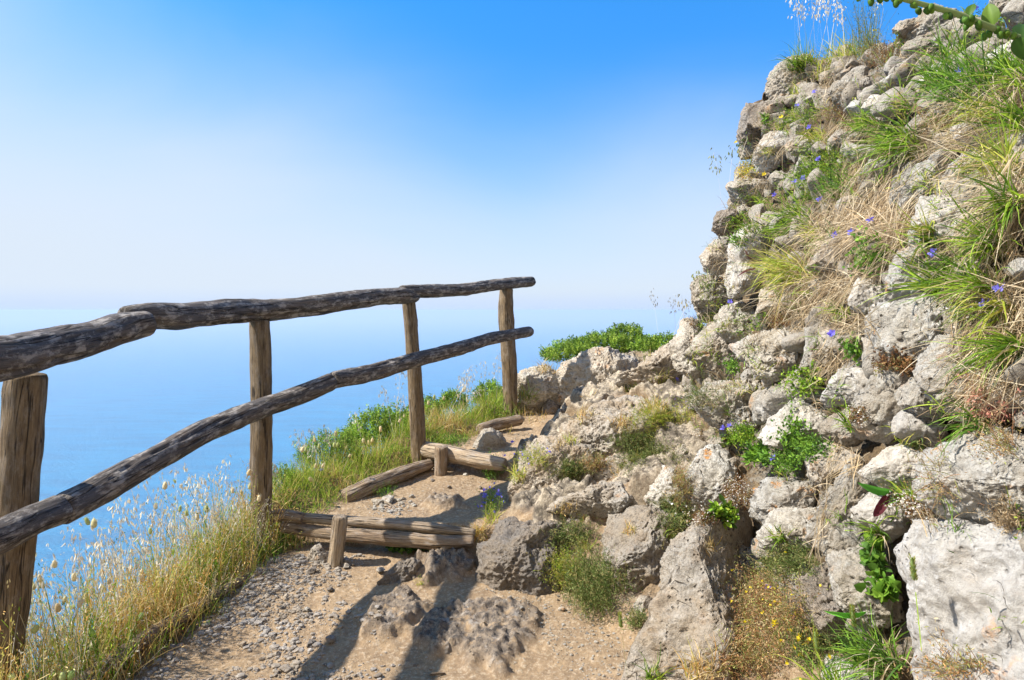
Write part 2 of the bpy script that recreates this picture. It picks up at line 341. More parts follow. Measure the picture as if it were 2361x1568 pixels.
roughs = []      # (polygon in ground xy, amplitude) : rocky patches in the path
def inpoly(x, y, P):
    P = np.asarray(P); c = np.zeros(np.shape(x), bool); n = len(P)
    for i in range(n):
        x0, y0 = P[i]; x1, y1 = P[i-1]
        c ^= ((y0 > y) != (y1 > y)) & (x < (x1-x0)*(y-y0)/(y1-y0+1e-12)+x0)
    return c
def polydist(x, y, P):
    P = np.asarray(P); best = np.full(np.shape(x), 1e9)
    for i in range(len(P)):
        a, b = P[i-1], P[i]; d = b-a; t = np.clip(((x-a[0])*d[0]+(y-a[1])*d[1])/(d@d+1e-12), 0, 1)
        best = np.minimum(best, np.hypot(x-a[0]-t*d[0], y-a[1]-t*d[1]))
    return np.where(inpoly(x, y, P), best, -best)
def ground_hit(px, py):
    d = ray(px, py); t = .8
    while t < 12:
        p = EYE+d*t
        if p[2] < Gbase(p[0], p[1]): break
        t += .02
    return EYE+d*(t-.01)
for poly, amp in ((cp('3', [(790, 1250), (820, 1130), (900, 1040), (1050, 1000), (1200, 1070), (1190, 1200), (1060, 1260), (1000, 1330), (900, 1310)]), .035),
                  (cp('3', [(1150, 1200), (1350, 1090), (1700, 1050), (1990, 1130), (1900, 1300), (1720, 1540), (1470, 1500), (1500, 1400), (1230, 1400), (1100, 1290)]), .032),
                  (cp('3', [(1170, 800), (1500, 750), (1540, 850), (1380, 930), (1200, 960)]), .05),
                  (cp('3', [(1200, 420), (1260, 380), (1450, 390), (1460, 430), (1300, 450)]), .03),
                  (cp('3', [(1740, 500), (2000, 420), (2300, 330), (2340, 500), (2150, 520), (1900, 560)]), .03)):
    roughs.append((np.array([ground_hit(*p)[:2] for p in poly]), amp))
def G(x, y, masks=False):
    z = Gbase(x, y); P = np.stack([x, y, np.zeros_like(x)], -1); rock = np.zeros_like(x)
    for poly, amp in roughs:
        lo = poly.min(0)-.1; hi = poly.max(0)+.1; s = (x > lo[0]) & (x < hi[0]) & (y > lo[1]) & (y < hi[1])
        if not s.any(): continue
        d = polydist(x[s], y[s], poly)+.05*perlin(P[s]*14); m = sstep(d, -.03, .05)
        z[s] += 1.5*m*amp*(.45+.55*fbm(P[s], 13, 4, .6, True)*.6+.25*fbm(P[s], 40, 3, .6)); rock[s] = np.maximum(rock[s], m)
    r = x-toe(y); side = sstep(r, 0, .15); lime = sstep(r+.10*fbm(P, 5, 3), .04, .12)*sstep(y, 3.15, 3.35)*sstep(fbm(P, 3.1, 3), -.45, -.15)
    rid = fbm(P*np.array((1, .7, 1)), 3.6, 5, .55, True); st = z*26+x*7+1.6*fbm(P, 4, 3)
    z = z+.010*fbm(P, 4, 4, .5)+.0035*fbm(P, 30, 4, .6)+side*.025*fbm(P, 7, 5, .6)+lime*(.048*rid+.016*(np.abs(((st/math.pi) % 2)-1)*2-1)+.010*fbm(P, 16, 4, .55, True))
    d = edge_dist(x, y); verge = sstep(d, -.22, .0)
    z = z+verge*.03*fbm(P, 6, 4)
    rock = np.maximum(rock, side*.55*(fbm(P, 5, 3) > -.1))
    if masks: return z, rock, lime, np.maximum(verge*.9, side*.5*sstep(fbm(P, 3, 3), -.2, .3)), d, r
    return z
def build_ground():
    xs = np.concatenate([np.arange(-4.5, -2.2, .05), np.arange(-2.2, 1.3, .0095), np.arange(1.3, 6, .08)])
    ys = np.concatenate([np.arange(-3, 1.9, .07), np.arange(1.9, 4.9, .0095), np.arange(4.9, 6.6, .014), np.arange(6.6, 10, .05)])
    X, Y = np.meshgrid(xs, ys); z, rock, lime, soil, d, r = G(X.ravel(), Y.ravel(), True); soil = soil*(1-lime)
    V = np.stack([X.ravel(), Y.ravel(), z], -1); nx, ny = len(xs), len(ys)
    i = np.arange(nx*ny).reshape(ny, nx); F = np.stack([i[:-1, :-1], i[:-1, 1:], i[1:, 1:], i[1:, :-1]], -1).reshape(-1, 4)
    cx = V[F].mean(1); isp = (d[F].mean(1) < -.06) & (r[F].mean(1) < .02) & (cx[:, 1] < 6.1)
    for nm, sel, lab in (('path', isp, 'trodden tan earth footpath with gravel and embedded rock'), ('ground', ~isp, 'earth verge and rocky ground around the path')):
        f = F[sel]; u, inv = np.unique(f, return_inverse=True)
        o = mesh_np(nm, V[u], inv.reshape(f.shape), EARTH, True, attrs={'rock': rock[u], 'soil': soil[u], 'lime': lime[u]}); tag(o, lab, nm, kind='structure')
build_ground()
def build_cliff():
    P = EDGE; n = len(P); pts = []
    for a, b in zip(P[:-1], P[1:]):
        k = max(2, int(np.linalg.norm(b-a)/.5)) if np.linalg.norm(b-a) < 12 else 12
        for t in np.linspace(0, 1, k, endpoint=False): pts.append(a+(b-a)*t)
    pts.append(P[-1]); pts = np.array(pts); T = norm(np.gradient(pts, axis=0)); Nn = np.stack([-T[:, 1], T[:, 0]], -1)
    off = np.array([.75, 1.3, 2.2, 5, 14, 40, 90, 150]); dep = np.array([-2.4, -3.6, -6, -14, -45, -130, -260, -340])
    V = []
    for (p, nn) in zip(pts, Nn):
        for o, z in zip(off, dep):
            q = p+nn*o; V.append((q[0], q[1], z+H))
    V = np.array(V); V[:, 2] += fbm(V, .5, 3)*.3; m = len(off); i = np.arange(len(V)).reshape(-1, m)
    F = np.stack([i[:-1, :-1], i[:-1, 1:], i[1:, 1:], i[1:, :-1]], -1).reshape(-1, 4)
    tag(mesh_np('cliff', V, F, BANK), 'steep cliff side falling to the sea', 'cliff', kind='structure')
build_cliff()

# ------------------------------------------------------------------ the stone bank on the right
BC = np.array([(1.35, -2), (1.25, .5), (1.20, 1.6), (1.15, 2.6), (1.15, 3.6), (1.20, 4.4), (1.32, 4.85), (1.62, 5.12), (2.4, 5.3), (4, 5.45), (7, 5.5)], float)
INZ = [-1.6, -.9, -.3, -.14, .23, .6, 1.17, 1.39, 1.6, 1.75, 1.85, 2.1, 2.6, 3.2]
INX = [-.22, -.16, -.02, .0, .06, .19, .33, .40, .62, .84, 1.3, 2.6, 5, 9]
def bank_point(s, z):
    """s in metres along the foot line, z relative to the eye"""
    seg = np.linalg.norm(np.diff(BC, axis=0), axis=1); cum = np.concatenate([[0], np.cumsum(seg)])
    bx = np.interp(s, cum, BC[:, 0]); by = np.interp(s, cum, BC[:, 1])
    e = .12; tx = np.interp(s+e, cum, BC[:, 0])-np.interp(s-e, cum, BC[:, 0]); ty = np.interp(s+e, cum, BC[:, 1])-np.interp(s-e, cum, BC[:, 1])
    l = np.hypot(tx, ty); nx, ny = ty/l, -tx/l                # into the hill
    ins = np.interp(z, INZ, INX)
    dz = np.interp(by+ny*ins, [0, 2.2, 3.1, 3.9, 4.6, 5.0], [.84, .68, .48, .30, .08, 0.0])*sstep(z, .2, 1.3)+.02*sstep(z, 1.3, 1.65)+.30*sstep(s, 7.05, 7.35)*sstep(ins, .35, .8)
    return bx+nx*ins, by+ny*ins, np.minimum(z, 1.86)+.04*np.maximum(z-1.86, 0)-dz
def build_bank():
    seg = np.linalg.norm(np.diff(BC, axis=0), axis=1); L = seg.sum()
    ss = np.concatenate([np.arange(0, 2.6, .08), np.arange(2.6, 8.2, .016), np.arange(8.2, L, .06)])
    zs = np.concatenate([np.arange(-1.6, -1.2, .05), np.arange(-1.2, 1.9, .016), np.arange(1.9, 3.2, .06)])
    S, Z = np.meshgrid(ss, zs); x, y, zz = bank_point(S.ravel(), Z.ravel()); V = np.stack([x, y, zz+H], -1)
    i = np.arange(len(V)).reshape(len(zs), len(ss)); F = np.stack([i[:-1, :-1], i[1:, :-1], i[1:, 1:], i[:-1, 1:]], -1).reshape(-1, 4)
    base = V.copy()
    g = V.reshape(len(zs), len(ss), 3); du = np.gradient(g, axis=1); dv = np.gradient(g, axis=0); n = norm(np.cross(dv, du)).reshape(-1, 3)
    n = n if (n[:, 0].mean() < 0) else -n
    n = np.where((Z.ravel() > 1.55)[:, None], np.array([[0, 0, 1.]]), n)
    V = V+n*(.03*fbm(V, 2.5, 3)+.035*fbm(V, 7, 5, .6, True)-.115+.008*fbm(V, 50, 3))[:, None]
    tag(mesh_np('hillside', V, F, BANK), 'steep rubble and soil bank behind the stones', 'hillside', kind='structure')
    return base, F
bankV, bankF = build_bank()
gx = np.arange(-3, 2.2, .04); gy = np.arange(1.0, 9, .04); GX, GY = np.meshgrid(gx, gy)
gV = np.stack([GX.ravel(), GY.ravel(), Gbase(GX.ravel(), GY.ravel())], -1); gi = np.arange(len(gV)).reshape(len(gy), len(gx))
gF = np.stack([gi[:-1, :-1], gi[:-1, 1:], gi[1:, 1:], gi[1:, :-1]], -1).reshape(-1, 4)
BVH_B = BVHTree.FromPolygons([tuple(v) for v in bankV.tolist()], bankF.tolist()); BVH_G = BVHTree.FromPolygons([tuple(v) for v in gV.tolist()], gF.tolist())
STONE_V, STONE_F, STONE_BV = [], [], []        # filled with the boulders
def hit(px, py, stones=False):
    d = Vector(ray(px, py)).normalized(); e = Vector(EYE); best = None
    for b in [BVH_B, BVH_G]+(STONE_BV if stones else []):
        r = b.ray_cast(e, d, 12)
        if r[0] is not None and (best is None or r[3] < best[3]): best = r
    if best is None: return None
    n = best[1].normalized()
    if n.dot(d) > 0: n = -n
    return np.array(best[0]), np.array(n)

def hit_sb(s, z):
    x, y, zz = bank_point(np.array([s]), np.array([z])); return np.array((x[0], y[0], zz[0]+H))
# ------------------------------------------------------------------ rocks
_ico = {}
def ico(l):
    if l not in _ico:
        bm = bmesh.new(); bmesh.ops.create_icosphere(bm, subdivisions=l, radius=1)
        _ico[l] = (np.array([v.co[:] for v in bm.verts]), np.array([[v.index for v in f.verts] for f in bm.faces])); bm.free()
    return _ico[l]
def rock(poly, mat, label, thick=.5, name='boulder', cat='rock', group=None, face=.45, seed=None, Y=None, rough=1., sink=.12, cuts=15, strata=0., n_over=None, pboost=2.6, push=.22):
    P = np.array(poly, float); c = P.mean(0)
    h = hit(*c)
    if h is None: h = (W(c[0], c[1], 3.95), np.array((-.8, -.4, .45)))
    p0, n0 = h
    if Y is not None: p0 = W(c[0], c[1], Y)
    if n_over is not None: n0 = np.array(n_over, float)
    vd = norm(EYE-p0); n = n0
    for f in np.linspace(1, 0, 21):
        n = norm(vd*(1-f)+n0*f)
        if n@vd > .72-.001: break
    if face < .3: n = norm(vd*(1-face)+n0*face)
    ext = np.ptp(P, axis=0).mean()/FPX*np.linalg.norm(p0-EYE)*.5; p0 = p0+vd*ext*push
    r = np.random.default_rng(seed if seed is not None else int(c[0]*7+c[1]*13))
    Q = []
    for q in P:
        d = ray(*q); t = ((p0-EYE)@n)/(d@n); Q.append(EYE+d*t)
    Q = np.array(Q); cen = Q.mean(0); up = np.array((0, 0, 1.)); ax = norm(np.cross(up, n)); ay = np.cross(n, ax)
    A = np.stack([(Q-cen)@ax, (Q-cen)@ay], -1)
    phis = np.linspace(-math.pi, math.pi, 181)[:-1]; R = np.zeros(180)
    for k, ph in enumerate(phis):
        dx, dy = math.cos(ph), math.sin(ph); b = 0
        for i in range(len(A)):
            a0, a1 = A[i-1], A[i]; ex, ey = a1-a0; den = dx*ey-dy*ex
            if abs(den) < 1e-12: continue
            t = (a0[0]*ey-a0[1]*ex)/den; u = (a0[0]*dy-a0[1]*dx)/den
            if t > 0 and -1e-6 <= u <= 1+1e-6: b = max(b, t)
        R[k] = b
    R = np.where(R < 1e-4, np.median(R), R); K = np.array([.15, .2, .3, .2, .15]); R = sum(k*np.roll(R, s-2) for s, k in enumerate(K))
    size = R.mean()
    lev = 7 if size > .14 else (6 if size > .055 else 5)
    D, F = ico(lev); ph = np.arctan2(D[:, 1], D[:, 0]); zc = D[:, 2]
    rad = (1-np.abs(zc)**pboost)**(1/pboost); rad = np.where(np.isfinite(rad), rad, 0)
    q = np.stack([rad*np.cos(ph), rad*np.sin(ph), zc], -1)
    for k in range(cuts):
        pn = norm(r.normal(size=3)*np.array((1, 1, .8))+np.array((0, 0, .35))); dd = r.uniform(.52, .88) if pn[2] > .3 else r.uniform(.84, .98)
        q = q-pn*(np.maximum(0, q@pn-dd)*.93)[:, None]
    Rp = np.interp(ph, np.append(phis, math.pi), np.append(R, R[0]))
    th = thick*min(size*1.35, .6)
    V = cen+(q[:, :1]*Rp[:, None])*ax+(q[:, 1:2]*Rp[:, None])*ay+(q[:, 2:]*th)*n-n*th*sink
    dirn = norm((q[:, :1]*ax)*th/size+(q[:, 1:2]*ay)*th/size+q[:, 2:]*n)
    off = r.uniform(0, 50, 3); Pn = V+off; s = min(size, .35)
    disp = .10*s*fbm(Pn, .6/s, 3, .5)+.065*s*fbm(Pn, 2.0/s, 4, .58, True)
    a = .0066*rough*min(1, size/.12)
    disp = disp+a*(1.5*fbm(Pn, 13, 2, .6)+1.1*fbm(Pn, 34, 4, .62, True))
    pit = perlin(Pn*38)*.5+perlin(Pn*75)*.35; disp = disp-rough*.011*sstep(pit, .22, .5)*min(1, size/.1)*sstep(perlin(Pn*7), -.2, .2)
    if strata:
        sdir = norm(r.normal(size=3)*.3+np.array((.2, 0, 1.))); w = Pn@sdir*42+2.2*fbm(Pn, 6, 3); disp = disp+strata*.008*(np.abs(((w/math.pi) % 2)-1)*2-1)*sstep(perlin(Pn*6), -.3, .2)
    crk = np.abs(perlin(Pn*np.array((6, 6, 11.))+.3*fbm(Pn, 20, 2)[:, None])); disp = disp-.014*rough*sstep(-crk, -.035, 0)*sstep(perlin(Pn*4+7), .0, .3)*min(1, size/.12)
    V = V+dirn*disp[:, None]
    o = mesh_np(name, V, F, MATS[mat], True, origin=cen); tag(o, label, cat, group)
    STONE_F.append(F+sum(len(v) for v in STONE_V)); STONE_V.append(V)
    return o
G_W = 'stones of the dry wall bank'; G_O = 'rock outcrops beside the path'; G_F = 'rocks of the low ledge at the bend'
WALL = [ # crop, outline, material, thickness, label
('6', [(150,640),(205,640),(228,760),(228,880),(180,965),(108,950),(92,860),(118,750)], 'w', .8, 'narrow upright grey stone forming the low left end of the wall'),
('6', [(200,360),(280,315),(360,330),(435,400),(445,520),(385,600),(330,645),(220,625),(160,510)], 'w', .8, 'large pitted tan stone directly above the narrow upright end stone'),
('6', [(228,650),(340,640),(375,760),(475,800),(505,920),(475,1000),(360,1015),(260,985),(218,900),(222,760)], 'w', .7, 'rough crumbly tan stone between the upright end stone and the big round stone'),
('6', [(342,690),(370,575),(450,535),(550,600),(585,690),(540,765),(440,790),(380,755)], 'p', .9, 'small white rounded stone wedged in a dark gap near the left end'),
('6', [(478,830),(560,745),(700,685),(820,690),(925,720),(935,900),(850,960),(740,1045),(620,1005),(515,940)], 'p', .9, 'big rounded grey stone overhanging a black gap in the left of the wall'),
('6', [(420,330),(440,180),(540,70),(615,30),(660,120),(620,250),(600,350),(520,430),(440,470)], 's', .6, 'smooth tall tan stone with a purple leaf in front of it'),
('6', [(615,420),(720,470),(805,500),(775,560),(690,625),(618,590)], 'w', .7, 'small tan stone under the tip of the long straw mat'),
('6', [(918,680),(1015,645),(1035,780),(985,900),(930,965),(895,985),(940,860)], 'p', .7, 'thin upright white slab right of the big rounded overhanging stone'),
('6', [(1210,450),(1300,368),(1405,420),(1435,500),(1390,595),(1280,605),(1208,540)], 's', .9, 'egg shaped pale stone half wrapped in straw in mid wall'),
('6', [(1376,640),(1430,540),(1560,500),(1770,480),(1855,560),(1865,700),(1765,790),(1640,885),(1520,895),(1420,825),(1376,720)], 'l', .6, 'large white stone with orange lichen patches in mid wall'),
('6', [(1490,300),(1540,195),(1700,185),(1775,260),(1795,380),(1765,475),(1560,500),(1440,530),(1450,430)], 'l', .5, 'white stone directly above the large lichened one, grass hanging over it'),
('6', [(243,1250),(330,1115),(450,1035),(560,998),(660,1030),(695,1090),(610,1150),(560,1290),(450,1350),(310,1335),(250,1300)], 'p', .8, 'big pitted grey stone at the lower left foot of the wall'),
('6', [(555,1200),(640,1110),(760,1055),(880,985),(985,1060),(995,1140),(860,1190),(720,1250),(650,1290),(560,1280)], 'p', .6, 'long pale stone leaning on the big pitted stone at the wall foot'),
('6', [(680,1240),(850,1180),(990,1255),(1015,1330),(980,1400),(860,1445),(720,1445),(662,1380)], 's', .9, 'smooth grey stone above the fresh green herb at the wall foot'),
('6', [(985,1140),(1080,1060),(1200,968),(1350,932),(1425,990),(1380,1060),(1290,1155),(1180,1155),(1060,1185)], 's', .6, 'wedge shaped pale stone with a broken grey face under the ferny litter'),
('6', [(1325,1140),(1400,1070),(1460,975),(1565,955),(1640,1010),(1590,1120),(1640,1230),(1565,1295),(1450,1385),(1330,1395),(1295,1340),(1350,1230)], 'p', .7, 'tall pale stone left of the stone with a round hollow'),
('6', [(1575,1050),(1640,978),(1740,968),(1805,1020),(1795,1180),(1750,1245),(1660,1225),(1590,1135)], 'p', .9, 'squarish grey stone with a round hollow in its upper face'),
('6', [(1785,900),(1830,790),(1960,755),(2060,850),(2170,960),(2220,1040),(2060,1110),(1950,1255),(1860,1225),(1800,1130),(1775,1000)], 'p', .6, 'broad pale stone under straw, right of the stone with the hollow'),
('6', [(2180,1000),(2300,960),(2420,1010),(2420,1180),(2250,1200),(2130,1160),(2080,1110)], 'w', .5, 'tan stone behind the pink seed heads at the right edge'),
('6', [(1555,1310),(1620,1235),(1725,1245),(1765,1320),(1720,1425),(1640,1435),(1558,1400)], 's', .9, 'small rounded grey stone half hidden by a grey green herb'),
('6', [(1010,180),(1060,90),(1180,85),(1225,170),(1185,270),(1060,300),(950,280)], 'w', .7, 'tan rounded stone with straw combed across it, left of the blue flowers'),
('6', [(1025,680),(1120,680),(1245,720),(1225,850),(1100,905),(1000,880),(1035,780)], 'w', .5, 'brownish stone beside the thin upright white slab'),
('6', [(1288,760),(1400,735),(1432,800),(1380,885),(1325,885)], 'w', .6, 'little tan stone squeezed against the left of the large lichened stone'),
('6', [(1035,1320),(1180,1235),(1325,1250),(1305,1340),(1180,1425),(1045,1405)], 'w', .6, 'crumbly tan stone under the wedge shaped one'),
('6', [(235,225),(300,170),(385,160),(405,240),(330,295),(238,290)], 'w', .8, 'small knobbly stone jutting from the left outline of the wall'),
('6', [(288,155),(350,105),(425,125),(405,170),(330,180)], 'w', .8, 'flat little stone capping the small knobbly one on the left outline'),
('6', [(2045,480),(2090,395),(2200,385),(2235,450),(2160,505),(2060,505)], 'p', .6, 'pale stone poking through grass near the right edge, mid height'),
('6', [(2065,150),(2130,95),(2205,130),(2180,185),(2100,195)], 'p', .6, 'small white stone glimpsed between grass blades near the right edge'),
('6', [(2230,300),(2300,240),(2420,240),(2420,340),(2300,360)], 's', .6, 'grey stone behind grass at the right edge above the blue flowers'),
('6', [(2275,1260),(2352,1195),(2420,1220),(2400,1325),(2290,1310)], 'p', .8, 'pale rounded stone cut by the right edge of the view'),
('8', [(1188,20),(1400,-40),(1650,-40),(1900,40),(1960,260),(1880,480),(1600,480),(1480,505),(1390,445),(1200,330),(1188,150)], 'l', .5, 'very large pitted white stone above the biggest flat slab'),
('8', [(796,225),(870,108),(1000,25),(1100,55),(1180,120),(1162,215),(1050,272),(900,285)], 's', .8, 'smooth pale boulder with two long green leaves under it'),
('8', [(925,760),(1080,640),(1200,588),(1500,590),(1829,600),(2150,700),(2200,1200),(2100,1800),(1500,1900),(1090,1750),(1050,1150),(1035,1000)], 'b', .42, 'biggest flat white slab filling the lower right corner'),
('8', [(748,440),(830,368),(950,388),(995,480),(965,560),(870,645),(800,620)], 's', .8, 'pale stone behind the dark red leaf'),
('8', [(528,320),(570,258),(680,215),(765,270),(752,350),(732,470),(742,560),(765,650),(740,735),(600,745),(498,680),(488,560),(508,450)], 'p', .6, 'tall upright pale stone with deep vertical grooves'),
('8', [(575,860),(600,755),(740,715),(835,830),(935,1000),(945,1135),(850,1165),(700,1125),(600,1060),(568,960)], 'p', .6, 'pale stone directly below the tall grooved stone'),
('8', [(418,80),(540,15),(625,60),(705,110),(735,190),(600,235),(520,300),(430,232),(408,150)], 'w', .7, 'rough tan stone left of the smooth boulder with green leaves'),
('8', [(100,400),(150,278),(250,238),(400,268),(445,340),(400,440),(250,485),(180,525),(65,480)], 'l', .6, 'pale sloping stone with one orange lichen spot at the wall foot'),
('8', [(148,620),(200,500),(330,448),(445,440),(475,560),(485,660),(320,685),(155,705)], 'p', .6, 'pale stone below the one with a single lichen spot'),
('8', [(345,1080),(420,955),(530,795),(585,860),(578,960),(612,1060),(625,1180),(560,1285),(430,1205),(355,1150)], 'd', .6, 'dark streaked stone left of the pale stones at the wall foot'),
('8', [(-40,700),(60,730),(150,760),(160,860),(40,900),(-40,850)], 'p', .6, 'grey stone end between the long slab and the dry orange herbs'),
('8', [(560,1450),(700,1480),(740,1600),(600,1680),(480,1640),(490,1520)], 's', .6, 'grey stone half buried in grass at the bottom edge'),
('7', [(745,560),(780,478),(860,425),(970,415),(1010,520),(990,640),(900,705),(760,705),(725,640)], 'w', .7, 'rough stone on the upper left outline below the pale stalks'),
('7', [(475,900),(500,800),(560,695),(700,675),(765,720),(845,800),(800,845),(660,835),(600,885),(520,935)], 'd', .8, 'dark pitted stone overhanging on the upper left outline'),
('7', [(1075,690),(1150,580),(1240,475),(1315,500),(1335,580),(1250,665),(1160,725),(1080,735)], 'p', .7, 'grooved grey stone leaning uphill near the top of the wall'),
('7', [(1175,720),(1240,655),(1320,660),(1325,725),(1240,755)], 's', .8, 'small cream stone tucked below the grooved leaning stone'),
('7', [(1295,700),(1340,615),(1440,635),(1505,680),(1475,745),(1330,755)], 's', .7, 'bright white stone shining through grass near the top'),
('7', [(1285,640),(1370,568),(1480,500),(1535,488),(1548,525),(1450,590),(1320,650)], 's', .7, 'narrow pale slab slanting above the bright white stone'),
('7', [(1425,320),(1500,235),(1620,180),(1700,80),(1800,40),(1900,55),(1965,110),(1900,190),(1700,265),(1560,300)], 'p', .6, 'layered grey crag on the top right skyline'),
('7', [(1560,330),(1700,270),(1880,190),(2040,160),(2100,220),(1980,300),(1760,350),(1640,370)], 'p', .6, 'second grey layer directly under the skyline crag'),
('7', [(1495,205),(1560,140),(1640,128),(1630,180),(1565,225)], 'w', .8, 'dark little knob of rock left of the skyline crag'),
('7', [(2130,0),(2220,-60),(2350,-60),(2290,40),(2190,70)], 'p', .7, 'grey rock at the very top edge behind the leafy branch'),
('7', [(595,1020),(640,930),(740,868),(845,880),(865,950),(760,1015),(680,1085),(615,1095)], 's', .7, 'smooth rounded stone under the dark pitted overhang'),
('7', [(475,1005),(540,900),(640,878),(665,920),(600,1005),(500,1035)], 'w', .7, 'grey stone beside the yellow flower on the left outline'),
('7', [(675,1165),(760,1115),(805,1150),(765,1195),(700,1205)], 'p', .8, 'fist sized grey stone left of the cluster of blue flowers'),
('7', [(1450,1400),(1468,1320),(1560,1205),(1720,1105),(1785,1120),(1745,1230),(1620,1335),(1560,1405)], 'l', .6, 'slanting pale stone with two bright orange lichen spots'),
('7', [(1775,1240),(1880,1115),(1980,1055),(2070,1090),(2040,1250),(1940,1335),(1820,1315)], 'p', .6, 'holed white stone right of the slanting lichened stone'),
('7', [(1585,1490),(1640,1405),(1720,1345),(1850,1315),(1985,1365),(2070,1430),(1990,1510),(1900,1590),(1700,1645),(1595,1595)], 's', .7, 'large smooth dome shaped white stone in mid wall'),
('7', [(1195,1010),(1230,955),(1330,925),(1365,990),(1285,1055),(1200,1065)], 's', .8, 'cream stone peeping out under the long green tuft'),
('7', [(1915,870),(1980,795),(2100,755),(2235,820),(2310,900),(2100,965),(1960,935)], 's', .7, 'dark grey smooth stone shaded by straw at the upper right'),
('7', [(1672,1085),(1760,1008),(1840,985),(1885,1040),(1800,1095),(1740,1105)], 's', .8, 'grey pointed stone above the holed white stone'),
('7', [(1655,570),(1750,440),(1850,395),(1900,440),(1830,540),(1760,610),(1680,610)], 's', .5, 'chalk white stone behind broad grass blades near the top'),
('7', [(405,1300),(430,1195),(550,1165),(685,1190),(705,1240),(640,1305),(500,1325)], 'w', .7, 'brown weathered stone on the left outline below the yellow stonecrop'),
('7', [(315,1465),(360,1400),(440,1365),(470,1420),(405,1500),(345,1508)], 'd', .9, 'dark stone sticking out farthest on the left outline'),
('7', [(365,1570),(400,1470),(470,1450),(490,1530),(475,1610),(380,1640)], 'w', .8, 'grey stone just under the one sticking out on the left outline'),
('7', [(515,1565),(560,1505),(640,1475),(690,1540),(645,1605),(540,1605)], 'w', .8, 'tan stone at the root of a thin green tuft, left part of the wall'),
('7', [(1740,965),(1780,880),(1875,850),(1890,945),(1800,965)], 'w', .7, 'tan stone under straw, left of the shaded smooth stone'),
('7', [(2280,840),(2352,810),(2440,850),(2440,960),(2300,985),(2230,950)], 's', .6, 'pale green grey stone at the right edge in the upper wall'),
('7', [(2075,360),(2180,300),(2290,285),(2420,320),(2420,400),(2150,425)], 's', .5, 'white stone behind the broad leaved grass at the upper right'),
('7', [(860,1080),(900,1030),(1000,1040),(1010,1110),(930,1150),(850,1140)], 'p', .7, 'pale stone hidden behind the cluster of blue flowers'),
('7', [(1060,930),(1130,850),(1230,830),(1240,900),(1150,970),(1080,990)], 'w', .6, 'rough stone between the blue flowers and the long green tuft'),
('7', [(1280,1130),(1360,1040),(1480,1010),(1560,1060),(1500,1160),(1380,1200),(1300,1190)], 's', .6, 'rounded cream stone below the long green tuft'),
('7', [(2200,980),(2300,930),(2420,940),(2420,1080),(2280,1080)], 'p', .6, 'pale stone behind bright blades at the right edge'),
('7', [(1930,1000),(2020,980),(2130,1010),(2160,1070),(2060,1100),(1960,1070)], 's', .6, 'grey stone above the holed white stone, right of the pointed one'),
('7', [(640,1430),(740,1380),(850,1400),(880,1480),(760,1530),(660,1500)], 'w', .6, 'tan stone behind the thin green tuft in the left of the wall'),
('7', [(2080,1290),(2200,1230),(2400,1250),(2420,1420),(2250,1470),(2110,1420)], 'p', .5, 'broad pale stone under golden grass at the right edge'),
('7', [(800,930),(860,880),(960,900),(960,980),(860,1010)], 'p', .7, 'stone between the smooth rounded stone and the blue flowers'),
]
for c, pts, m, th, lab in WALL:
    q_ = np.array(pts, float); k_ = 1.0 if m == 'b' else 1.06; pts = (q_.mean(0)+(q_-q_.mean(0))*k_).tolist()
    if m == 'b': th = .22
    rock(cp(c, pts), m, lab, th, 'wall_stone', 'rock', G_W, strata=(.8 if 'layer' in lab or 'groove' in lab else 0), rough=(.15 if m == 'b' else .6 if m == 's' else 1.15), cuts=(6 if m == 'b' else 13), pboost=3.1, push=(.06 if m == 'b' else .30), face=.4)
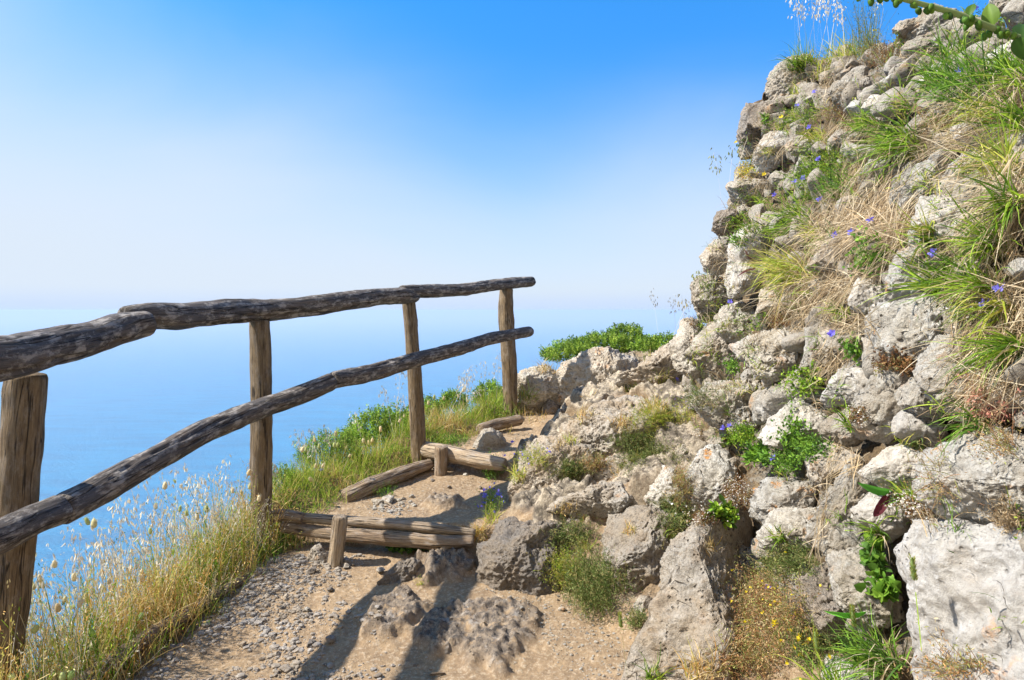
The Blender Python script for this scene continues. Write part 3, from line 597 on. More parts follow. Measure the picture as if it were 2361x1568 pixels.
OUT = [
('5', [(700,1700),(740,1568),(850,1420),(960,1230),(1010,1100),(1020,920),(1100,780),(1250,640),(1400,540),(1480,500),(1530,560),(1430,700),(1420,800),(1480,900),(1500,1080),(1500,1300),(1420,1600),(1300,1750)], 't', .7, 'long grey slab slanting up beside the path at the bottom centre right', .6),
('5', [(528,640),(620,530),(700,438),(800,428),(900,488),(1005,700),(1005,760),(975,860),(985,920),(900,1035),(780,1035),(660,940),(600,850),(555,740)], 't', .85, 'rounded grey brown boulder right of the feathery green bush', .45),
('5', [(1095,450),(1130,350),(1100,220),(1180,90),(1280,55),(1380,95),(1440,180),(1400,290),(1360,370),(1240,445),(1130,485)], 'l', .8, 'jagged pale rock with an orange lichen spot above a dark hollow', .4),
('5', [(825,350),(870,235),(930,165),(1000,195),(1095,300),(1105,380),(1090,500),(960,485),(815,400)], 'p', .6, 'small pale rock left of the jagged lichened rock', .4),
('5', [(955,110),(1020,15),(1100,5),(1155,60),(1115,160),(1060,205),(968,165)], 'w', .7, 'little pitted rock just above the small pale rock', .4),
('5', [(435,385),(540,278),(650,298),(725,360),(725,415),(650,485),(540,505),(445,445)], 'w', .6, 'cream rock lump at the back of the flat dirt shelf', .5),
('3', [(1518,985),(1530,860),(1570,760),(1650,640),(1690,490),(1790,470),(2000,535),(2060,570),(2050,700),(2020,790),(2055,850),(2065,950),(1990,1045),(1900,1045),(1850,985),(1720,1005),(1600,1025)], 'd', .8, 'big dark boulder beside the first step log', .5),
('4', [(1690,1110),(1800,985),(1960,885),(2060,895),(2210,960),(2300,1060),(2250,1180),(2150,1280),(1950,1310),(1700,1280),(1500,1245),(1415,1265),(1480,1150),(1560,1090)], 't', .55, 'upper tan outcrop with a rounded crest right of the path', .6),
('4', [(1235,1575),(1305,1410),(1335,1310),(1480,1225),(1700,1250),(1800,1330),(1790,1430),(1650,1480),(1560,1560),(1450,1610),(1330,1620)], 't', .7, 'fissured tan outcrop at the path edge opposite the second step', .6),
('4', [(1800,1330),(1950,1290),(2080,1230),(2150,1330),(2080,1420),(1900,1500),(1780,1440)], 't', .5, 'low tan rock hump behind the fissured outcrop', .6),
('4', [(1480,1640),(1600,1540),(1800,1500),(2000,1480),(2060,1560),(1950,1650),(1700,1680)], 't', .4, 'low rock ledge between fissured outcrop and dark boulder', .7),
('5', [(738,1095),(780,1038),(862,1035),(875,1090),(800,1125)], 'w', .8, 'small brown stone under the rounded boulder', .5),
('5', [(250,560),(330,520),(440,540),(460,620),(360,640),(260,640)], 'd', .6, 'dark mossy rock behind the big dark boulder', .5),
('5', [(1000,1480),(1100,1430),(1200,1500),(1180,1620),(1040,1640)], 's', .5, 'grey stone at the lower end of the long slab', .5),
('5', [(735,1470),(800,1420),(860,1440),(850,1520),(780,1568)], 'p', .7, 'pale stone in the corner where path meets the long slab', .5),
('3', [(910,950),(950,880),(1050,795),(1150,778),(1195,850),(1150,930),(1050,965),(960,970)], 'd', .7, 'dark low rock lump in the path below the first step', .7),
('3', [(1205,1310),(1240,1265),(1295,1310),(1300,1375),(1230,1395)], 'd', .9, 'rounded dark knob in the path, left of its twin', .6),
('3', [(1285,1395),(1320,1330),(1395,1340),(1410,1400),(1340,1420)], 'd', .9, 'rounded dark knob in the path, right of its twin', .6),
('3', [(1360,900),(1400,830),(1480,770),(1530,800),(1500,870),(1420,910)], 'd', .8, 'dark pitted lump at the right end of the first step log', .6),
('4', [(1005,1235),(1060,1150),(1180,1155),(1240,1220),(1130,1275),(1040,1275)], 'w', .8, 'flat grey stepping stone behind the second step log', .6),
('4', [(1525,1050),(1560,1008),(1625,1028),(1645,1085),(1560,1095)], 'w', .8, 'small grey stone at the foot of the far ledge', .5),
('4', [(1240,1040),(1290,1010),(1340,1030),(1330,1060),(1250,1065)], 'w', .8, 'small tan stone in front of the last fence post', .5),
('3', [(445,790),(475,740),(520,715),(570,760),(625,750),(640,815),(545,855),(465,835)], 'w', .8, 'loose grey rock lying against the short stake', .4),
]
for c, pts, m, th, lab, fc in OUT:
    rock(cp(c, pts), m, lab, th, 'boulder', 'rock', G_O, face=fc, rough=1.15 if m in 'td' else 1.0, cuts=12, sink=.1, push=.05, strata=.9 if m in 'td' else 0)
LEDGE = [
('4', [(1270,930),(1290,780),(1340,712),(1450,695),(1545,740),(1545,860),(1490,940),(1400,990),(1290,990)], 'p', .9, 'pale broken rock right behind the last fence post', 5.75),
('4', [(1520,800),(1600,695),(1700,635),(1880,598),(2000,618),(2090,640),(2080,740),(1980,780),(1960,880),(1880,930),(1760,880),(1700,950),(1600,970),(1530,940)], 'w', .8, 'grey topped rock in the middle of the far ledge', 5.75),
('4', [(1950,780),(2080,700),(2150,615),(2250,585),(2352,565),(2430,620),(2440,760),(2300,860),(2180,900),(2050,900)], 't', .9, 'brown rounded rock joining the far ledge to the wall', 4.95),
('4', [(2150,880),(2300,850),(2420,900),(2400,1000),(2260,1020),(2150,960)], 't', .8, 'low rock under the brown rounded ledge rock', 4.8),
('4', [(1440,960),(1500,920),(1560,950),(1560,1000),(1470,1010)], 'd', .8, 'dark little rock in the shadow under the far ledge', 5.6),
]
for c, pts, m, th, lab, Y in LEDGE:
    rock(cp(c, pts), m, lab, th, 'ledge_rock', 'rock', G_F, face=.25, rough=1.6, Y=Y, strata=.6, n_over=(-.2, -.9, .5))

# small stones packed between the big ones
def rubble():
    Vs, Fs, k = [], [], 0; D, F = ico(4); r = np.random.default_rng(5)
    for i in range(1150):
        s = r.uniform(3.0, 8.0) if i < 700 else r.uniform(.8, 2.9); z = r.uniform(-1.1, 1.8) if i < 400 else r.uniform(1.35, 2.3) if i < 700 else r.uniform(-1.1, 1.4); p = hit_sb(s, z); e = .01; a, b, c = hit_sb(s+.02, z), hit_sb(s, z+.02), p
        n = np.cross(a-c, b-c); n = norm(n); n = n if n[0] < .2 else -n
        R = r.uniform(.02, .065)*(1 if r.random() < .8 else 1.5)*(1 if i < 400 else 1.3 if i < 700 else 1.8); q = D.copy()
        for j in range(7):
            pn = norm(r.normal(size=3)); q = q-pn*(np.maximum(0, q@pn-r.uniform(.4, .8)))[:, None]
        q = q*r.uniform(.7, 1.2, 3)*R; q = q+norm(q)*(.12*R*fbm(q+p, .6/R, 4, .6))[:, None]; A = norm(r.normal(size=3)); B = norm(np.cross(A, r.normal(size=3))); C = np.cross(A, B)
        V = p+n*R*r.uniform(-.5, .2)+q[:, :1]*A+q[:, 1:2]*B+q[:, 2:]*C; Vs.append(V); Fs.append(F+k); k += len(V)
    tag(mesh_np('rubble', np.concatenate(Vs), np.concatenate(Fs), R_WARM), 'small stones packed in the gaps of the dry wall bank', 'stones', kind='stuff')
rubble()
import time as _t
SV = np.concatenate(STONE_V); SF = np.concatenate(STONE_F)
STONE_BV.append(BVHTree.FromPolygons([tuple(v) for v in SV.tolist()], SF.tolist()))
# ------------------------------------------------------------------ wood
def log(name, pts, rads, mat, parent=None, label=None, cat=None, group=None, seg=.012, lump=.08, groove=.035, cracks=2, seed=0, flat=0., oval=1.0):
    r = np.random.default_rng(seed+len(pts)*17+int(abs(pts[0][0])*1000)); P = np.array(pts, float); rads = np.array(rads, float)
    L = np.concatenate([[0], np.cumsum(np.linalg.norm(np.diff(P, axis=0), axis=1))]); n = max(8, int(L[-1]/seg)); t = np.linspace(0, L[-1], n)
    # smooth centreline
    C = np.stack([np.interp(t, L, P[:, k]) for k in range(3)], -1); R = np.interp(t, L, rads)
    kk = max(3, int(.10/seg)) | 1; ker = np.hanning(kk+2)[1:-1]; ker /= ker.sum(); pad = kk//2
    for k in range(3):
        e = np.concatenate([2*C[0, k]-C[pad:0:-1, k], C[:, k], 2*C[-1, k]-C[-2:-pad-2:-1, k]]); C[:, k] = np.convolve(e, ker, 'valid')
    T = norm(np.gradient(C, axis=0)); ref = np.array((0, 0, 1.)) if abs(T[0][2]) < .8 else np.array((0, 1., 0)); A = norm(np.cross(T, ref)); B = np.cross(T, A)
    m = 40; th = np.linspace(0, 2*math.pi, m, endpoint=False); TH, TT = np.meshgrid(th, t)
    off = r.uniform(0, 30, 3); q = np.stack([np.cos(TH)*.05, np.sin(TH)*.05, TT], -1)
    rad = R[:, None]*(1+lump*.9*perlin(np.stack([np.cos(TH)*1.2, np.sin(TH)*1.2, TT*9], -1)+off)+lump*fbm(q*np.array((18, 18, 3.))+off, 1, 3)+groove*fbm(q*np.array((60, 60, 3.5))+off, 1, 4, .6)+lump*.5*perlin(np.stack([np.zeros_like(TH), np.zeros_like(TH), TT*5], -1)+off))
    for k in range(cracks):
        a0 = r.uniform(0, 2*math.pi); s0 = r.uniform(0, L[-1]*.7); s1 = s0+r.uniform(.25, .6)*max(L[-1], .4)
        aa = a0+.35*perlin(np.stack([TT*2.5, TT*0+k, TT*0], -1)+off); da = np.abs((TH-aa+math.pi) % (2*math.pi)-math.pi)
        rad = rad-R[:, None]*.20*np.exp(-(da/.055)**2)*sstep(TT, s0, s0+.06)*sstep(-TT, -s1, -s1+.06)
    for k in range(int(L[-1]*2.5)):
        a0 = r.uniform(0, 2*math.pi); s0 = r.uniform(0, L[-1]); da = np.abs((TH-a0+math.pi) % (2*math.pi)-math.pi)*R[:, None]; dd = np.hypot(da, TT-s0)
        rad = rad+R[:, None]*(.12*np.exp(-(dd/.028)**2)-.12*np.exp(-(dd/.009)**2))
    ends = .006; rad = rad*np.where((TT < ends) | (TT > L[-1]-ends), .93, 1)
    ca, sa = np.cos(TH)*oval, np.sin(TH)
    V = C[:, None, :]+(rad*ca)[..., None]*A[:, None, :]+(rad*sa)[..., None]*B[:, None, :]
    tc_ = np.stack([np.cos(TH)*.06, np.sin(TH)*.06, TT], -1)
    # caps: rings shrinking to the centre
    rings = [V]; tcs = [tc_]; 
    def cap(i, s):
        out, tt = [], []
        for f in (.7, .4, .12):
            c = C[i]; bul = s*.004*perlin(np.stack([np.cos(th)*3*f, np.sin(th)*3*f, th*0], -1)+off)
            out.append(c+(V[i]-c)*f+T[i]*(bul+s*.003*(1-f))[:, None]); tt.append(np.stack([np.cos(th)*.06*f, np.sin(th)*.06*f, np.full(m, t[i])], -1))
        return out, tt
    o0, t0 = cap(0, -1); o1, t1 = cap(-1, 1)
    V = np.concatenate([np.array(o0[::-1]), V, np.array(o1)]); tc_ = np.concatenate([np.array(t0[::-1]), tc_, np.array(t1)])
    k = len(V); i = np.arange(k*m).reshape(k, m); j = np.roll(i, -1, axis=1)
    F = np.stack([i[:-1], j[:-1], j[1:], i[1:]], -1).reshape(-1, 4)
    V = V.reshape(-1, 3); e0, e1 = len(V), len(V)+1; V = np.concatenate([V, [V[:m].mean(0)], [V[(k-1)*m:k*m].mean(0)]]); tcf = np.concatenate([tc_.reshape(-1, 3), [[0, 0, 0]], [[0, 0, L[-1]]]])
    F3 = np.concatenate([np.stack([np.full(m, e0), j[0], i[0]], -1), np.stack([np.full(m, e1), i[-1], j[-1]], -1)])
    ob = mesh_np(name, V, [F, F3], mat, True, origin=C[len(C)//2] if parent is None else C[0], parent=parent, attrs={'tc': tcf})
    tag(ob, label, cat, group); return ob
def px_line(pts): return [W(x, y, Y) for x, y, Y in pts]
def px_low(pts): return [W(x, y, Y*.965) for x, y, Y in pts]
fence = empty('wooden_fence', (-1.29, 3.48, H-1.1), 'rustic fence of round weathered logs along the drop', 'fence')
# posts
def post(top, bot, Yt, Yb, wt, wb, seed, extra=.25):
    a, b = W(*top, Yt), W(*bot, Yb); b2 = b+(b-a)/np.linalg.norm(b-a)*extra
    mid = (a+b)/2+np.array((.006, 0, 0))
    return log('post', [b2, b, mid, a], [wb*1.05, wb, (wt+wb)/2*1.03, wt], WD_POST, fence, seed=seed, cracks=3, lump=.07)
post((62, 862), (-6, 1640), 2.20, 2.20, .057, .058, 1, .3)
post((599, 738), (602, 1215), 3.48, 3.48, .049, .053, 2)
post((942, 688), (966, 1045), 4.55, 4.55, .042, .052, 3)
p4 = [W(1178, 950, 5.55)+np.array((0, 0, -.25)), W(1178, 950, 5.55), W(1172, 800, 5.55), W(1168, 740, 5.55), W(1166, 710, 5.55), W(1168, 665, 5.55)]
log('post', p4, [.062, .062, .062, .066, .060, .052], WD_POST, fence, seed=4, cracks=3)
log('post', [np.array((-1.72, .85, -.3)), np.array((-1.72, .85, .0)), np.array((-1.70, .85, H-.30))], [.064, .064, .058], WD_POST, fence, seed=6)
# top rails, each resting on the post heads
log('rail', [W(0, 828, 2.02)+np.array((-.26, -1.35, .02)), W(0, 828, 2.02)+np.array((-.12, -.7, .01))]+px_line([(0, 828, 2.02), (90, 808, 2.18), (200, 782, 2.42), (290, 755, 2.62), (345, 744, 2.70)]), [.066, .067, .067, .065, .061, .058, .050], WD_RAIL, fence, seed=11, cracks=4)
log('rail', px_line([(285, 732, 2.66), (340, 728, 2.76), (420, 729, 2.95), (520, 718, 3.22), (600, 716, 3.48), (700, 708, 3.68), (800, 694, 3.98), (870, 684, 4.25), (930, 681, 4.45), (958, 684, 4.58)]),
    [.042, .054, .056, .057, .057, .056, .056, .056, .052, .038], WD_RAIL, fence, seed=12, cracks=4)
log('rail', px_line([(925, 672, 4.45), (1000, 671, 4.75), (1070, 668, 5.05), (1120, 660, 5.3), (1180, 653, 5.6), (1226, 649, 5.85)]), [.040, .048, .046, .045, .045, .044], WD_RAIL, fence, seed=13, cracks=3)
# lower rails, on the path side of the posts
log('rail', [W(0, 1238, 1.91)+np.array((-.24, -1.3, .0)), W(0, 1238, 1.91)+np.array((-.12, -.65, -.01))]+px_low([(0, 1238, 1.98), (70, 1202, 2.10), (136, 1176, 2.22)]), [.048, .048, .049, .047, .047], WD_RAIL, fence, seed=14, cracks=3)
log('rail', px_low([(138, 1178, 2.22), (200, 1145, 2.36), (290, 1095, 2.56), (380, 1046, 2.78), (470, 995, 3.02), (550, 962, 3.24), (610, 938, 3.40), (690, 912, 3.58), (765, 880, 3.76)]),
    [.048, .049, .050, .050, .050, .050, .049, .048, .046], WD_RAIL, fence, seed=15, cracks=5)
log('rail', px_low([(767, 877, 3.77), (830, 866, 3.95), (900, 848, 4.2), (970, 826, 4.44), (1050, 806, 4.75), (1130, 781, 5.15), (1222, 764, 5.62)]), [.046, .050, .049, .048, .046, .044, .040], WD_RAIL, fence, seed=16, cracks=4)
# steps
def on(px, py, dz=0.):
    p = ground_hit(px, py); return p+np.array((0, 0, dz))
log('step_log', px_line([(640, 1190, 3.55), (780, 1200, 3.48), (900, 1208, 3.42), (1000, 1218, 3.39), (1095, 1228, 3.36)]), [.024, .026, .027, .026, .018], WD_STEP, None,
    'upper split log with a sunlit flat top on the first step', 'log', 'logs of the first step', seed=21, oval=1.15)
log('step_log', px_line([(650, 1215, 3.52), (780, 1232, 3.44), (900, 1242, 3.37), (1000, 1250, 3.34), (1092, 1250, 3.33)]), [.030, .033, .036, .034, .030], WD_OLD, None,
    'lower round log of the first step, dark crack above it', 'log', 'logs of the first step', seed=22)
log('stake', px_line([(772, 1310, 3.30), (776, 1280, 3.30), (784, 1190, 3.30)]), [.037, .037, .035], WD_STEP, None, 'short upright stake in front of the first step logs', 'stake', seed=23, cracks=3)
log('step_log', px_line([(968, 1034, 4.58), (1010, 1042, 4.48), (1060, 1052, 4.38), (1110, 1062, 4.30), (1165, 1072, 4.22)]), [.055, .054, .052, .050, .040], WD_STEP, None,
    'single thick round log of the second step', 'log', seed=24)
log('stake', px_line([(1017, 1110, 4.36), (1017, 1080, 4.36), (1018, 1030, 4.36)]), [.042, .042, .045], WD_OLD, None, 'stubby knotted stake holding the second step log', 'stake', seed=25)
log('edging_log', px_line([(792, 1150, 3.86), (850, 1122, 3.98), (920, 1095, 4.18), (992, 1070, 4.45)]), [.050, .050, .045, .035], WD_OLD, None, 'split rotten log edging the path between the two steps', 'log', 'edging logs along the sea side of the path', seed=26, cracks=6, groove=.12)
log('edging_log', px_line([(1105, 990, 5.0), (1150, 978, 5.15), (1200, 968, 5.25)]), [.04, .045, .04], WD_OLD, None, 'short log piece at the foot of the last fence post', 'log', 'edging logs along the sea side of the path', seed=27)
log('edging_log', px_line([(150, 1600, 2.28), (250, 1528, 2.42), (340, 1470, 2.6), (450, 1405, 2.85), (560, 1335, 3.15)]), [.026, .028, .030, .028, .024], WD_OLD, None, 'long grey edging log buried in grass in the lower left', 'log', 'edging logs along the sea side of the path', seed=28, cracks=6, groove=.12)
log('edging_log', px_line([(610, 1195, 3.5), (650, 1187, 3.54), (700, 1195, 3.5)]), [.03, .033, .03], WD_OLD, None, 'dark log stub between second fence post and first step', 'log', seed=29)
# ------------------------------------------------------------------ plant building blocks
class PB:
    def __init__(s): s.V, s.F4, s.F3, s.C, s.n = [], [], [], [], 0
    def add(s, V, F, C):
        V = np.asarray(V).reshape(-1, 3); C = np.broadcast_to(C, V.shape) if np.ndim(C) < 2 else C
        s.V.append(V); (s.F4 if F.shape[1] == 4 else s.F3).append(F+s.n); s.C.append(C); s.n += len(V)
    def build(s, name, mat, label=None, cat=None, group=None, kind=None, origin=None, parent=None):
        V = np.concatenate(s.V); F = ([np.concatenate(s.F4)] if s.F4 else [])+([np.concatenate(s.F3)] if s.F3 else [])
        o = mesh_np(name, V, F, mat, True, cols=np.concatenate(s.C), origin=V.mean(0) if origin is None else origin, parent=parent)
        return tag(o, label, cat, group, kind)
def rn(n, *a): return rng.normal(size=(n, *a)) if a else rng.normal(size=n)
GREENS = np.array([(.13, .25, .02), (.21, .37, .03), (.30, .45, .04), (.08, .16, .02), (.40, .50, .06)])
LUSH = np.array([(.12, .25, .03), (.18, .34, .04), (.25, .42, .05), (.08, .17, .03)])
YELG = np.array([(.40, .46, .05), (.50, .50, .09), (.26, .37, .04), (.58, .48, .16)])
GOLD = np.array([(.66, .46, .16), (.74, .56, .26), (.56, .32, .09), (.62, .50, .24), (.46, .42, .10)])
STRW = np.array([(.56, .45, .30), (.44, .34, .21), (.66, .56, .40), (.32, .23, .14), (.50, .37, .21)])
PALE = np.array([(.78, .72, .60), (.82, .76, .62), (.70, .62, .48)])
RUST = np.array([(.30, .15, .06), (.36, .22, .09), (.20, .10, .05), (.26, .24, .10)])
ORNG = np.array([(.52, .30, .13), (.60, .42, .20), (.30, .32, .09), (.42, .22, .11), (.38, .40, .12), (.55, .46, .26)])
GRYG = np.array([(.22, .28, .09), (.16, .23, .06), (.32, .34, .12), (.12, .18, .04), (.40, .34, .14)])
def pick(pal, n, v=.18):
    pal = np.asarray(pal); c = pal[rng.integers(0, len(pal), n)]*(1+rng.uniform(-v, v, (n, 1))); return np.clip(c, 0, .9)
def ribbons(pb, P, D, L, Wd, droop, C, seg=5, taper=1., side=None, kink=0.):
    """curved tapering blades"""
    n = len(P); P = np.array(P, float); d = norm(np.array(D, float)); L = np.broadcast_to(L, n); Wd = np.broadcast_to(Wd, n)
    S = norm(np.cross(d, rn(n, 3))) if side is None else np.broadcast_to(side, (n, 3)); out = []; g = np.zeros((n, 3)); g[:, 2] = -1
    for k in range(seg+1):
        t = k/seg; w = Wd*(.55+.45*min(1, t*4))*(1-t**1.6*taper)*.5+.00015
        out.append(P-S*w[:, None]); out.append(P+S*w[:, None])
        P = P+d*(L/seg)[:, None]; d = norm(d+g*(np.broadcast_to(droop, n)/seg)[:, None]+(rn(n, 3)*kink*(rng.random((n, 1)) < .45) if kink else 0))
    V = np.stack(out, 1); m = 2*(seg+1); base = np.arange(n)[:, None]*m
    F = np.concatenate([base+np.array([[2*k, 2*k+1, 2*k+3, 2*k+2]]) for k in range(seg)], 0)
    pb.add(V, F, np.repeat(C, m, 0)); return P, d
def leaves(pb, P, D, L, asp, C, cup=.15):
    """pointed leaves folded along the midrib"""
    n = len(P); d = norm(D); L = np.broadcast_to(L, n)[:, None]; s = norm(np.cross(d, rn(n, 3))); nn = np.cross(s, d); w = L*asp*.5
    pts = [P, P+d*L*.35+s*w-nn*L*-cup, P+d*L*.72+s*w*.75-nn*L*-cup*.6, P+d*L-nn*L*.05, P+d*L*.72-s*w*.75-nn*L*-cup*.6, P+d*L*.35-s*w-nn*L*-cup]
    V = np.stack(pts, 1); b = np.arange(n)[:, None]*6
    pb.add(V, np.concatenate([b+np.array([[0, 1, 2, 3]]), b+np.array([[0, 3, 4, 5]])]), np.repeat(C, 6, 0))
def blobs(pb, P, D, L, R, C, k=6):
    """spindle shaped seed heads"""
    n = len(P); d = norm(D); s = norm(np.cross(d, rn(n, 3))); t = np.cross(d, s); prof = [(0, .2), (.08, .7), (.25, 1.), (.5, 1.), (.75, .8), (.92, .5), (1, .1)]; rows = []
    a = np.linspace(0, 2*math.pi, k, endpoint=False)
    L = np.broadcast_to(L, n); R = np.broadcast_to(R, n)
    for u, r in prof:
        c = P+d*(L*u)[:, None]; rows.append(c[:, None]+(R*r)[:, None, None]*(np.cos(a)[None, :, None]*s[:, None]+np.sin(a)[None, :, None]*t[:, None]))
    V = np.stack(rows, 1); m = len(prof)*k; b = (np.arange(n)*m)[:, None, None]
    i = np.arange(m).reshape(len(prof), k); F = np.stack([i[:-1], np.roll(i[:-1], -1, 1), np.roll(i[1:], -1, 1), i[1:]], -1).reshape(1, -1, 4)
    pb.add(V, (b+F).reshape(-1, 4), np.repeat(C, m, 0))
CR, CU = np.array((1., 0, 0)), np.array((0, math.sin(PITCH), math.cos(PITCH)))
def hits(pts, stones=True):
    P, Nn = [], []
    for x, y in pts:
        h = hit(x, y, stones)
        if h is not None and h[0][1] < 7.4: P.append(h[0]); Nn.append(h[1])
    return (np.array(P).reshape(-1, 3), np.array(Nn).reshape(-1, 3))
def near(P, Nn, r=.45):
    if len(P) < 3: return P, Nn
    dist = np.linalg.norm(P-EYE, axis=1); k = np.abs(dist-np.median(dist)) < r; P, Nn, dist = P[k], Nn[k], dist[k]
    o = np.argsort(dist); c = np.concatenate([[0], np.cumsum(np.diff(dist[o]) > .035)]); b = np.bincount(c).argmax(); o = o[c == b]; return P[o], Nn[o]
def gauss(c, cx, cy, rx, ry, n, rot=0.):
    (x, y), = cp(c, [(cx, cy)]); k = CROP[c][2]; a = rn(n, 2)*.52; m = np.hypot(a[:, 0], a[:, 1]) < 1.1; a = a[m]
    X, Y = a[:, 0]*rx*k, a[:, 1]*ry*k; ca, sa = math.cos(rot), math.sin(rot); return np.stack([x+X*ca-Y*sa, y+X*sa+Y*ca], -1)

# grass tufts: (crop, base x, y, spread px, direction on the picture, n blades, length m, palette, label)
def tuft(c, bx, by, sp, dx, dy, n, L, pal, label, fan=.45, droop=1.1, width=.0042, out=.5, group=None, name='grass_tuft', cat='grass tuft', stones=True, seeds=0):
    n = int(n*.9); P, Nn = near(*hits(gauss(c, bx, by, sp, sp*.6, n), stones), .24)
    if len(P) == 0: print('tuft missed', label); return
    n = len(P); n0 = Nn.mean(0); D = CR*dx+CU*(-dy)+n0*out; D = norm(D)[None]+rn(n, 3)*fan*.85; D = norm(D)
    Ls = L*.9*rng.uniform(.25, 1.25, n); pb = PB(); C = pick(pal, n, .3)
    ribbons(pb, P-D*.015, D, Ls, width*1.45*rng.uniform(.5, 1.25, n), droop*rng.uniform(.1, 1.9, n), C, 6, kink=.22)
    k = max(2, n//3); ribbons(pb, P[:k], norm(D[:k]+rn(k, 3)*.6), Ls[:k]*.9, width*.7, droop*1.7, pick(STRW, k), 5, kink=.35)
    return pb.build(name, LEAF, label, cat, group, origin=P.mean(0))
GT = 'green grass tufts growing on the stone bank'
